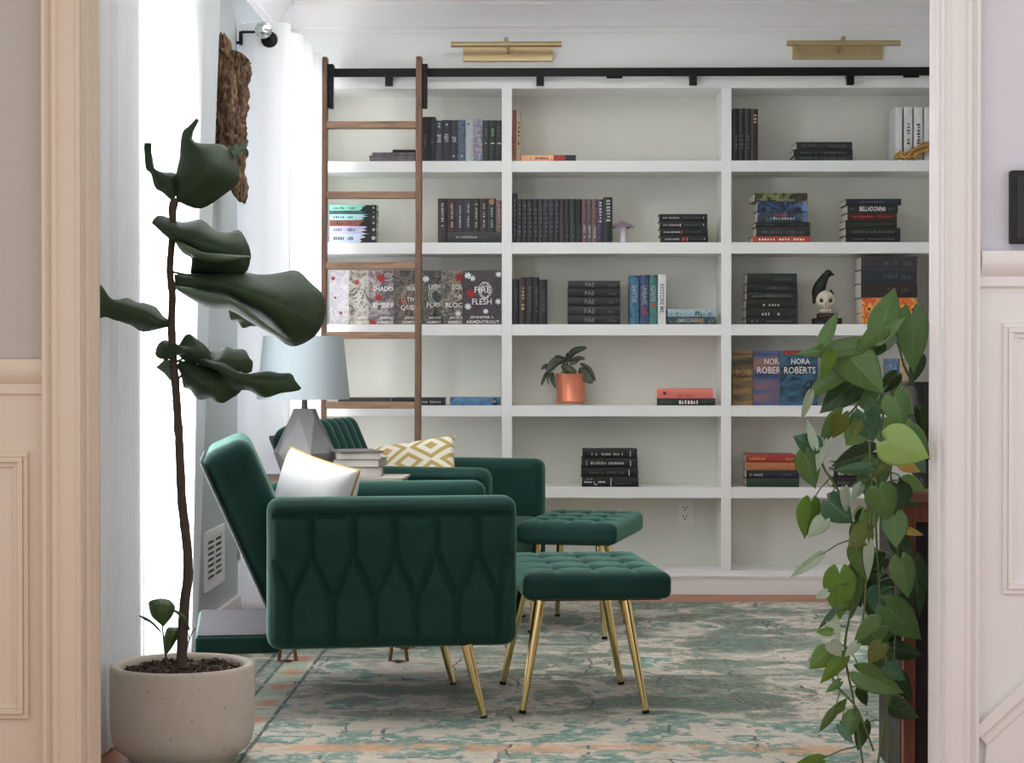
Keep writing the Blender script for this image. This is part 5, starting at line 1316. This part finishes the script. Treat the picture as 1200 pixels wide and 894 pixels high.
def blooms(spec, curve=None):
    """spec: (fraction x, fraction z, radius m, 'r' or 'w') printed petals on the cover"""
    def f(t, w, h):
        for kind, m in (('r', leaf_red), ('w', leaf_wht)):
            mb = MB(); any_ = False
            for fx, fz, r, kd in spec:
                if kd != kind: continue
                any_ = True; n = 14; rr_ = random.Random(int(fx * 99 + fz * 7)); ph = rr_.uniform(0, 6)
                ring = [(-w / 2 + w * fx + r * (1 if k % 2 else .5 + .2 * rr_.random()) * math.cos(2 * PI * k / n + ph), h * fz + r * (1 if k % 2 else .5) * math.sin(2 * PI * k / n + ph)) for k in range(n)]
                ring = [(max(-w / 2 + .001, min(w / 2 - .001, x)), max(.001, min(h - .001, z_))) for x, z_ in ring]
                o_ = mb.add([(x, -.0009, z_) for x, z_ in ring] + [(x, -.0001, z_) for x, z_ in ring], []); mb.f.append([o_ + k for k in range(n)])
                for k in range(n): mb.f.append([o_ + k, o_ + n + k, o_ + n + (k + 1) % n, o_ + (k + 1) % n])
            if any_: mb.build('printed_flowers' if kind == 'r' else 'printed_leaves', m, t, local=True)
        if curve:
            mb = MB()
            for pts, rad, _ in curve: mb.tube([(-w / 2 + w * x, -.0008, h * z_) for x, z_ in cr([(a, b, 0) for a, b in pts], 16) for x, z_ in ((x, z_),)] if False else [(-w / 2 + w * q.x, -.0006, h * q.y) for q in cr([V(a, b, 0) for a, b in pts], 18)], rad * .3, 6)
            for pts, rad, _ in curve: mb.tube([(-w / 2 + w * (q.x + .05), -.0006, h * (q.y * .92 + .05)) for q in cr([V(a, b, 0) for a, b in pts], 18)], rad * .22, 6)
            for pts, rad, _ in curve: mb.tube([(-w / 2 + w * (q.x * .9 + .09), -.0006, h * (q.y * .8 + .09)) for q in cr([V(a, b, 0) for a, b in pts], 18)], rad * .2, 6)
            mb.build('printed_figure', curve[0][2], t, local=True)
    return f
cres = lambda x, z, r, s=1: [(x + s * .8 * r, z + r), (x - s * .1 * r, z + .8 * r), (x - s * .6 * r, z), (x - s * .1 * r, z - .8 * r), (x + s * .8 * r, z - r)]
bonec = plain('bone_print', (186, 170, 148), .5, var=.3, scale=90); silv = plain('silver_print', (196, 200, 200), .4, var=.3, scale=80)
FO = [  # visible left px, own width px, cover, adj, texts, blooms
 (386, 408.5, 'pale_floral', 'pale white and grey floral', [], [(.1, .85, .012, 'r'), (.15, .5, .008, 'r'), (.3, .22, .010, 'r')], None),
 (408.5, 432, 'grey_floral', 'grey floral white-swirled', [('JENN', .36, .13, .22, .05, 's'), ('ARMEN', .36, .04, .30, .05, 's')], [(.22, .78, .016, 'r')], [([(.44, .9), (.3, .6), (.22, .4), (.35, .25), (.44, .3)], .006, silv), ([(.16, .3), (.3, .28), (.42, .45)], .005, bonec)]),
 (432, 461, 'smoky_floral', 'smoky grey floral red-flowered', [('SHADOW', .46, .66, .70, .09, 's'), ('EMBER', .40, .36, .56, .09, 's'), ('JENNIFER', .56, .12, .55, .05, 's'), ('ARMENTROUT', .58, .045, .72, .05, 's')], [(.32, .86, .027, 'r'), (.25, .5, .022, 'r'), (.1, .05, .02, 'r')], None),
 (461, 493.5, 'dark_floral', 'dark grey horn-figured floral', [('WAR', .50, .66, .3, .09, 's'), ('TWO', .50, .46, .3, .09, 's'), ('QUEENS', .52, .31, .66, .10, 's'), ('JENNIFER', .56, .12, .55, .05, 's'), ('ARMENTROUT', .58, .045, .72, .05, 's')], [(.65, .88, .018, 'r'), (.26, .42, .022, 'r')], [(cres(.36, .5, .24), .006, bonec)]),
 (493.5, 516.5, 'green_black_floral', 'green-black silver-twisted floral', [('LIGHT', .40, .70, .40, .09, 's'), ('FLAME', .40, .36, .50, .09, 's'), ('JENNIFER', .46, .12, .55, .05, 's'), ('ARMENTROUT', .50, .045, .72, .05, 's')], [(.12, .84, .018, 'w')], [(cres(.3, .55, .18), .006, silv), (cres(.45, .5, .14, -1), .005, silv)]),
 (516.5, 542, 'ash_floral', 'ash grey bronze-centred floral', [('SOUL', .50, .69, .42, .09, 's'), ('ASH', .60, .52, .32, .09, 's'), ('BLOOD', .42, .36, .60, .09, 's'), ('JENNIFER', .50, .12, .55, .05, 's'), ('ARMENTROUT', .54, .045, .72, .05, 's')], [(.48, .87, .026, 'r'), (.45, .2, .016, 'w')], [(cres(.36, .62, .12), .007, bonec), (cres(.48, .58, .14, -1), .006, bonec)]),
 (542, 587.5, 'plum_black_floral', 'plum-black floral skull-figured', [('FIRE', .52, .64, .42, .11, 's'), ('FLESH', .50, .42, .50, .11, 's'), ('JENNIFER L', .50, .125, .62, .055, 's'), ('ARMENTROUT', .52, .045, .86, .06, 's')], [(.14, .9, .018, 'w'), (.26, .85, .016, 'w'), (.93, .92, .016, 'w'), (.92, .42, .016, 'w'), (.14, .33, .018, 'w'), (.6, .24, .014, 'w'), (.2, .57, .026, 'r')], [(cres(.5, .63, .15), .007, silv), (cres(.62, .63, .15, -1), .007, silv)])]
for i, (l, r_, cov, adj, tx, bl, cv) in enumerate(FO):
    Y = YB + .155 - i * .0235; x0 = P(l, 350, Y).x; wd = P(587.5, 350, YB + .014).x - P(542, 350, YB + .014).x
    lab = '%s face-out hardback, %s from left' % (adj, ORD[i])
    book(cov, x0, x0 + wd, shelf_z(2), P(500, 316.5, Y).z, Y, .0225, 'face', lab, 'face-out floral hardbacks behind the ladder', text=tx, extra=blooms(bl, cv))
# left bay, fourth shelf
pile(3, [(459, 522, 9, 'black', 'black', [('lullaby', .6, .5, .36, .5, 'w')] and None, [(.5, .92, .3, .62, 12, 'w')])], 'a line', 'lying books on the fourth left shelf')
pile(3, [(396, 457, 9, 'dark_brown', 'dark brown', None, [(.1, .8, .3, .6, 14, 'g')])], 'a line', 'lying books on the fourth left shelf')
pile(3, [(527, 587, 9.4, 'bright_blue', 'bright blue', None, [(.82, .92, .4, .6, 2, 'w')])], 'a line', 'lying books on the fourth left shelf')
fix = {'black book lying topmost in a line': 'black book lying behind the right ladder stile, left of the blue book', 'dark brown book lying topmost in a line': 'dark brown book lying behind a ladder rung just above the lamp shade side', 'bright blue book lying topmost in a line': 'single bright blue book lying flat on the fourth left shelf'}
for q in bpy.data.objects:
    if q.get('label') in fix: q['label'] = fix[q['label']]

# middle bay, top shelf
row(0, [(601, 605, 129, 'rust', 'slim brown', None, None, .012), (605, 610.5, 131, 'tan', 'tan', None, [(.3, .7, .3, .8, 6, 'd')])], 'brown pair on the top middle shelf', 'brown pair on the top middle shelf')
book('orange_cream', P(611, 185, YB + .012).x, P(675, 185, YB + .012).x, shelf_z(0), shelf_z(0) + 7 * YB / F, YB + .012, .14, 'flat', 'thin orange and cream book lying flat with a dark red end, top middle shelf', None,
     extra=lambda t, w, h: (MB().box(w * .09, w * .30, -.0034, -.0015, .0003, h - .0003).build('red_band', K['red'], t, local=True), MB().box(w * .30, w / 2 - .0002, -.0034, -.0015, .0003, h - .0003).build('dark_band', K['dark_navy'], t, local=True)), marks=[(.25, .5, .3, .7, 6, 'd')])
# middle bay, second shelf
xs = [600.5, 606, 612, 618, 624.5, 631, 637, 643.5, 650, 656, 662, 668, 675.5, 682, 688, 694, 700, 707, 718]
cv = [('black', 'tallest black'), ('charcoal', 'charcoal'), ('black', 'black'), ('black_green', 'black-green'), ('black', 'plain black'), ('dark_green', 'dark green'), ('charcoal', 'charcoal'), ('dark_navy', 'navy-black'), ('aubergine', 'aubergine'),
      ('dark_brown', 'brown with tan figure'), ('charcoal', 'charcoal with grey print'), ('dark_teal', 'dark teal'), ('black', 'black'), ('red_flecked', 'red-topped'), ('rose_and_grey', 'rose and grey'), ('red_flecked', 'red and white'), ('indigo', 'indigo and blue'), ('black_green', 'thick black white-lettered')]
row(1, [(xs[i], xs[i + 1], 226.5 if i == 0 else (231 if i == 17 else 233.2), cv[i][0], cv[i][1], None, ([(.25, .75, .45, .95, 7, 'w')] if i == 17 else um('g' if i < 13 else 'w', .1, .4 if i > 8 else .9, 8))) for i in range(16)], 'long dark row, second middle shelf', 'long dark row on the second middle shelf')
for i in (16, 17):
    Y = YB + .012
    book(cv[i][0], P(xs[i], 260, Y).x, P(xs[i + 1] - .2, 260, Y).x, shelf_z(1), P(710, 226.5 + (7, 4.5)[i - 16], Y).z, Y, .15, 'up', '%s upright book, %s, long dark row, second middle shelf' % (cv[i][1], ('next to last', 'right end')[i - 16]), 'long dark row on the second middle shelf', marks=[(.25, .75, .45, .95, 7, 'w')])
kp = [(.04, .42, .34, .62, 12, 'w'), (.5, .86, .36, .58, 12, 'g'), (.9, .94, .35, .6, 1, 'w')]
pile(1, [(774, 830, 8.2, 'black', 'black red-flowered', None, [(.05, .4, .34, .62, 9, 'w'), (.44, .60, .2, .8, 2, 'r'), (.62, .86, .36, .58, 9, 'g'), (.9, .94, .35, .6, 1, 'w')]), (773.5, 829.5, 8.2, 'black', 'black pink-marked', None, kp[:2] + [(.44, .47, .2, .8, 1, 'r')]),
         (773, 829, 8.2, 'black_green', 'black-green', None, kp + [(.42, .45, .2, .85, 1, 'w')]), (772.5, 829, 8.4, 'black', 'plain black', None, kp)], 'the small black pile, second middle shelf', 'black pile on the second middle shelf')
# middle bay, third shelf
row(2, [(600.5, 608, 327, 'charcoal', 'charcoal', None, um('g')), (608.5, 617, 325, 'dark_brown', 'brown-black', None, um('o', .3, .8, 7)), (617, 625, 324.5, 'olive_black', 'olive-black', None, um('g')), (625, 632, 325, 'black', 'black', None, um('g')), (632, 641.5, 327.5, 'black_green', 'black-green', None, um('g'))],
    'dark group, third middle shelf', 'dark upright group on the third middle shelf')
fae = [('FAE', .42, .5, None, .5, 'm')]
pile(2, [(665, 727, 10, 'charcoal', 'charcoal', fae, [(.75, .93, .3, .6, 6, 'g')]), (665, 727, 11, 'dark_grey', 'smoky grey', fae, [(.75, .93, .3, .6, 6, 'g')]), (665, 727, 10.2, 'charcoal', 'brown-charcoal', fae, [(.75, .93, .3, .6, 6, 'g')]), (665, 727, 10, 'black', 'blue-black', fae, [(.75, .93, .3, .6, 6, 'g')]), (665.5, 727, 9.6, 'charcoal', 'dark charcoal', fae, [(.75, .93, .3, .6, 6, 'g')])],
     'the dark matching pile, third middle shelf', 'dark pile on the third middle shelf', depth=.16)
R_ = -PI / 2
row(2, [(738, 749, 322.5, 'ocean_blue', 'ocean blue', [('SHATTER', .5, .62, .36, .5, 'w', R_)], None), (750, 760.5, 322, 'deep_violet_blue', 'violet-blue', [('UNRAVEL', .5, .58, .40, .55, 'w', R_), ('ME', .5, .26, .14, .5, 'r', R_)], None),
        (761, 770.5, 322, 'teal', 'teal orange-patched', [('IGNITE', .5, .62, .32, .55, 'w', R_)], None), (771, 780.5, 321.5, 'white', 'white', [('RESTORE ME', .5, .52, .58, .5, 'g', R_)], None)], 'bright row of four, third middle shelf', 'bright row of four on the third middle shelf')
for q in bpy.data.objects:
    if str(q.get('label', '')).startswith('teal orange-patched'):
        MB().rbox((.016, .001, .020), (0, -.0028, .085), 0, (3, 1, 3), rr=(.006, .0004, .006)).build('orange_emblem', K['bright_orange_red'], q, local=True)
pile(2, [(781.5, 840, 9, 'slate_teal', 'slate-teal', [('IMAGINE', .42, .5, .38, .55, 'w'), ('ME', .68, .5, .14, .5, 'o')], [(.92, .95, .3, .7, 1, 'w')]), (782, 840, 8.6, 'aqua_white', 'aqua and white', None, [(.56, .66, .25, .75, 2, 'k'), (.92, .95, .3, .7, 1, 'w')])], 'the pale pair, third middle shelf', 'pale lying pair on the third middle shelf')
# middle bay, fourth and fifth shelves
pile(3, [(770, 838.5, 8.4, 'green_charcoal', 'dark green-grey', [('K I N G D O M', .56, .5, .38, .6, 's')] and None, [(.05, .26, .3, .7, 8, 'g'), (.32, .72, .2, .8, 8, 's'), (.76, .86, .4, .6, 4, 'g')]), (770, 836, 11.2, 'coral', 'coral red', None, [(.38, .7, .2, .34, 12, 'd'), (.3, .8, .55, .7, 16, 'o'), (.1, .17, .35, .7, 1, 'd')])], 'the coral-topped pair, fourth middle shelf', 'coral-topped pair on the fourth middle shelf')
pile(4, [(682, 748.5, 11.6, 'black', 'black silver-streaked', None, [(.04, .42, .42, .6, 14, 's'), (.18, .28, .2, .35, 3, 's'), (.08, .2, .72, .86, 2, 'gr'), (.5, .53, .05, .95, 1, 'w'), (.58, .88, .3, .42, 12, 'g')]), (681, 748, 10.8, 'black', 'black', None, [(.15, .76, .35, .62, 18, 'g'), (.83, .86, .15, .85, 1, 'w')]),
         (681.5, 747.5, 10.8, 'black', 'black diamond-marked', None, [(.16, .8, .35, .66, 18, 'w'), (.86, .89, .15, .85, 1, 'w'), (.08, .11, .2, .8, 1, 'gr')]), (682.5, 747, 10.6, 'black', 'smooth black', None, [(.16, .75, .35, .62, 16, 'w'), (.86, .89, .2, .9, 1, 'w')])], 'the black pile, fifth middle shelf', 'black pile on the fifth middle shelf', depth=.16)
# right bay, top shelf
row(0, [(858.5, 866, 127, 'black', 'black', None, um('g', .2, .5, 4)), (866, 873, 127, 'black_green', 'black-green', None, um('g', .2, .5, 4)), (873, 880, 127, 'charcoal', 'charcoal', None, um('g', .2, .5, 4)), (880, 888, 127.5, 'dark_brown', 'brown-black red-figured', None, [(.3, .8, .7, .9, 3, 'o')])], 'dark group, top right shelf', 'dark group on the top right shelf')
pile(0, [(931, 999, 5.5, 'dark_sage', 'dark sage-grey', None, fm('g')), (930, 999, 7.6, 'charcoal', 'charcoal', None, fm('g')), (933, 998.5, 8.4, 'dark_grey', 'dark grey', None, fm('g'))], 'the low grey pile, top right shelf', 'low grey pile on the top right shelf', depth=.17)
row(0, [(1049, 1057, 125.5, 'white', 'white brown-edged', None, None), (1059, 1069, 125, 'white', 'white', None, um('g', .3, .7, 7)), (1070.5, 1081, 125.5, 'white', 'second white', None, um('g', .3, .7, 7)), (1082.5, 1093, 126, 'white', 'third white', None, None)], 'white group, top right shelf', 'white books on the top right shelf', yf=YB + .045, depth=.17)
# right bay, second shelf
pile(1, [(881.5, 950, 7, 'bright_orange_red', 'orange-red', None, fm('s')), (886, 949.5, 11, 'dark_sage', 'dark sage', None, fm('g')), (885.5, 949, 5.4, 'charcoal', 'slim charcoal', None, None), (887.5, 946.5, 13, 'blue_grey', 'blue-grey', None, [(.25, .75, .22, .45, 9, 'w'), (.35, .6, .55, .75, 5, 'r')]), (887.5, 946.5, 11, 'blue_on_black', 'blue on black', None, None), (884, 946.5, 9.8, 'leafy_green_and_yellow', 'leafy green and yellow', None, None, .05)],
     'the coloured pile, second right shelf', 'coloured pile on the second right shelf', depth=.17)
pile(1, [(991, 1055, 8, 'black', 'black', None, fm('g')), (991, 1055, 8.8, 'black_green', 'black-green', None, fm('g')), (990.5, 1051, 8.6, 'olive_black', 'olive-black', None, None), (993, 1051, 8.6, 'dark_red', 'dark red and black', None, fm('r')), (993, 1052, 9.2, 'charcoal', 'charcoal', [('BELLADONNA', .5, .5, .52, .6, 's')], [(.05, .2, .4, .7, 3, 'g'), (.8, .95, .4, .7, 3, 'g')]), (991, 1056, 7, 'dark_navy', 'dark navy', None, fm('g', .25, .7, 9))],
     'the dark pile, second right shelf', 'dark pile on the second right shelf', depth=.19)
# right bay, third shelf
pile(2, [(874, 935, 7.6, 'black', 'black', None, fm('g')), (874, 935, 10.4, 'charcoal', 'charcoal', None, [(.3, .66, .25, .62, 6, 'w')]), (874, 935, 10.2, 'olive_black', 'olive-black', None, [(.32, .66, .3, .6, 6, 'w')]), (875, 935, 9.4, 'black', 'plain black', None, fm('g')), (875, 934.5, 9.4, 'black_green', 'black-green', None, fm('g', .4, .9)), (875.5, 934, 12, 'dark_green', 'dark green', None, fm('g', .5, .95))],
     'the black-green pile beside the skull ornament', 'black-green pile on the third right shelf', depth=.17)
pile(2, [(1010, 1074, 13.2, 'fiery_orange', 'fiery orange', None, None), (1010, 1074.5, 17.6, 'fiery_orange', 'thick orange and black', None, None), (1009, 1075, 16.4, 'dark_brown', 'brown-black', None, [(.4, .6, .55, .75, 3, 'g'), (.72, .9, .4, .7, 4, 'g')]), (1009, 1074.5, 16, 'slate_blue', 'slate', None, [(.4, .66, .35, .75, 6, 'g'), (.72, .9, .3, .7, 4, 'g')]), (1009, 1075, 15.4, 'plum', 'dark plum', None, [(.4, .66, .35, .75, 6, 'g'), (.75, .9, .3, .7, 4, 'g')])],
     'the tall pile, third right shelf', 'tall pile on the third right shelf', depth=.19)
# right bay, fourth shelf: face-out hardbacks
C('mountain_gold_green', (40, 56, 48), (196, 146, 84), (70, 88, 70), (120, 84, 50), scale=7, stretch=(.3, 1, 1.6)); C('dusk_blue_orange', (56, 76, 132), (84, 104, 164), (180, 116, 90), (40, 34, 32), scale=7, stretch=(.3, 1, 1.6)); C('storm_blue', (30, 58, 88), (58, 120, 160), (24, 34, 50), (110, 176, 200), scale=9, stretch=(.5, 1, 1.4))
for i, (l, cov, adj) in enumerate([(858.5, 'mountain_gold_green', 'green and gold landscape'), (883, 'dusk_blue_orange', 'dusk blue and orange landscape'), (914.5, 'storm_blue', 'stormy blue seascape')]):
    Y = YB + .085 - i * .034; x0 = P(l, 440, Y).x
    tx = [('NORA', .54, .80, .50, .10, 's'), ('ROBERTS', .52, .64, .84, .12, 's')] if i else [('ROBERTS', .52, .60, .84, .12, 'o')]
    ex = (lambda t, w, h: MB().box(-w * .42, w * .44, -.0008, 0, h * .92, h * .995).build('red_band', K['red'], t, local=True)) if i == 2 else None
    book(cov, x0, x0 + .168, shelf_z(3), P(900, 410.5, Y).z, Y, .032, 'face', '%s face-out hardback, %s from left, fourth right shelf' % (adj, ORD[i]), 'face-out hardbacks on the fourth right shelf', text=tx, extra=ex)
row(3, [(983, 997, 418, 'white', 'white', None, None), (1042, 1053, 420, 'sky_blue', 'sky blue', None, None), (1054, 1066, 420, 'tan', 'tan', None, None)], 'fourth right shelf behind the pothos', 'books behind the pothos, fourth right shelf')
# right bay, fifth shelf
pile(4, [(875, 937, 10, 'forest_green', 'forest green', None, None), (875, 937, 9.6, 'dark_navy', 'dark navy', None, [(.06, .38, .3, .66, 9, 'w'), (.7, .86, .3, .66, 4, 'g')]), (875, 938, 9, 'orange', 'orange', None, None), (874.5, 932.5, 9.4, 'red', 'red', None, [(.06, .44, .3, .66, 9, 'o'), (.8, .95, .3, .6, 4, 'o')])], 'the red-topped pile, fifth right shelf', 'red-topped pile on the fifth right shelf', depth=.16)
pile(4, [(976, 1030, 11, 'black', 'black', None, fm('g')), (977, 1030, 9.8, 'dark_grey', 'dark grey', None, fm('w')), (978, 1030, 8, 'blue_grey', 'blue-grey', None, None)], 'the pile half hidden by leaves', 'half hidden pile on the fifth right shelf', depth=.16)

# ------------------------------------------------------------------ light
w = bpy.data.worlds.new('overcast'); SC.world = w; w.use_nodes = True
bg = w.node_tree.nodes['Background']; bg.inputs[0].default_value = (1, .985, .97, 1); bg.inputs[1].default_value = WORLD
def area(name, loc, rot, sx, sy, power, col, spread=PI):
    l = bpy.data.lights.new(name, 'AREA'); l.shape = 'RECTANGLE'; l.size = sx; l.size_y = sy; l.energy = power; l.color = col; l.spread = spread
    o = bpy.data.objects.new(name, l); COL.objects.link(o); o.location = loc; o.rotation_euler = rot
    return o
area('window_daylight', (XW - .45, (W1[0] + W1[1]) / 2, 1.35), (0, -PI / 2, 0), 2.3, 1.5, PW1, (1, .985, .97))
area('window_daylight', (XW - .45, (W2[0] + W2[1]) / 2, 1.35), (0, -PI / 2, 0), 2.3, 1.1, PW2, (1, .985, .97))
area('ceiling_fill', (-.2, 6.6, CZ - .03), (0, 0, 0), 1.4, 2.4, PC, (1, .97, .93))  # added soft fill under the ceiling, not a fixture of the room
area('hall_fill', (.3, 2.6, 2.55), (math.radians(28), 0, 0), 1.6, .9, PH, (1, .95, .88))  # added warm fill for the foreground walls and trim, no real lamp
SC.view_settings.view_transform = 'Standard'; SC.view_settings.look = 'None'; SC.view_settings.gamma = 1; SC.view_settings.use_curve_mapping = False
SC.view_settings.exposure = EXPO
SC.cycles.use_denoising = True
SC.cycles.max_bounces = 10; SC.cycles.diffuse_bounces = 6; SC.cycles.transparent_max_bounces = 12
SC.cycles.sample_clamp_indirect = 6
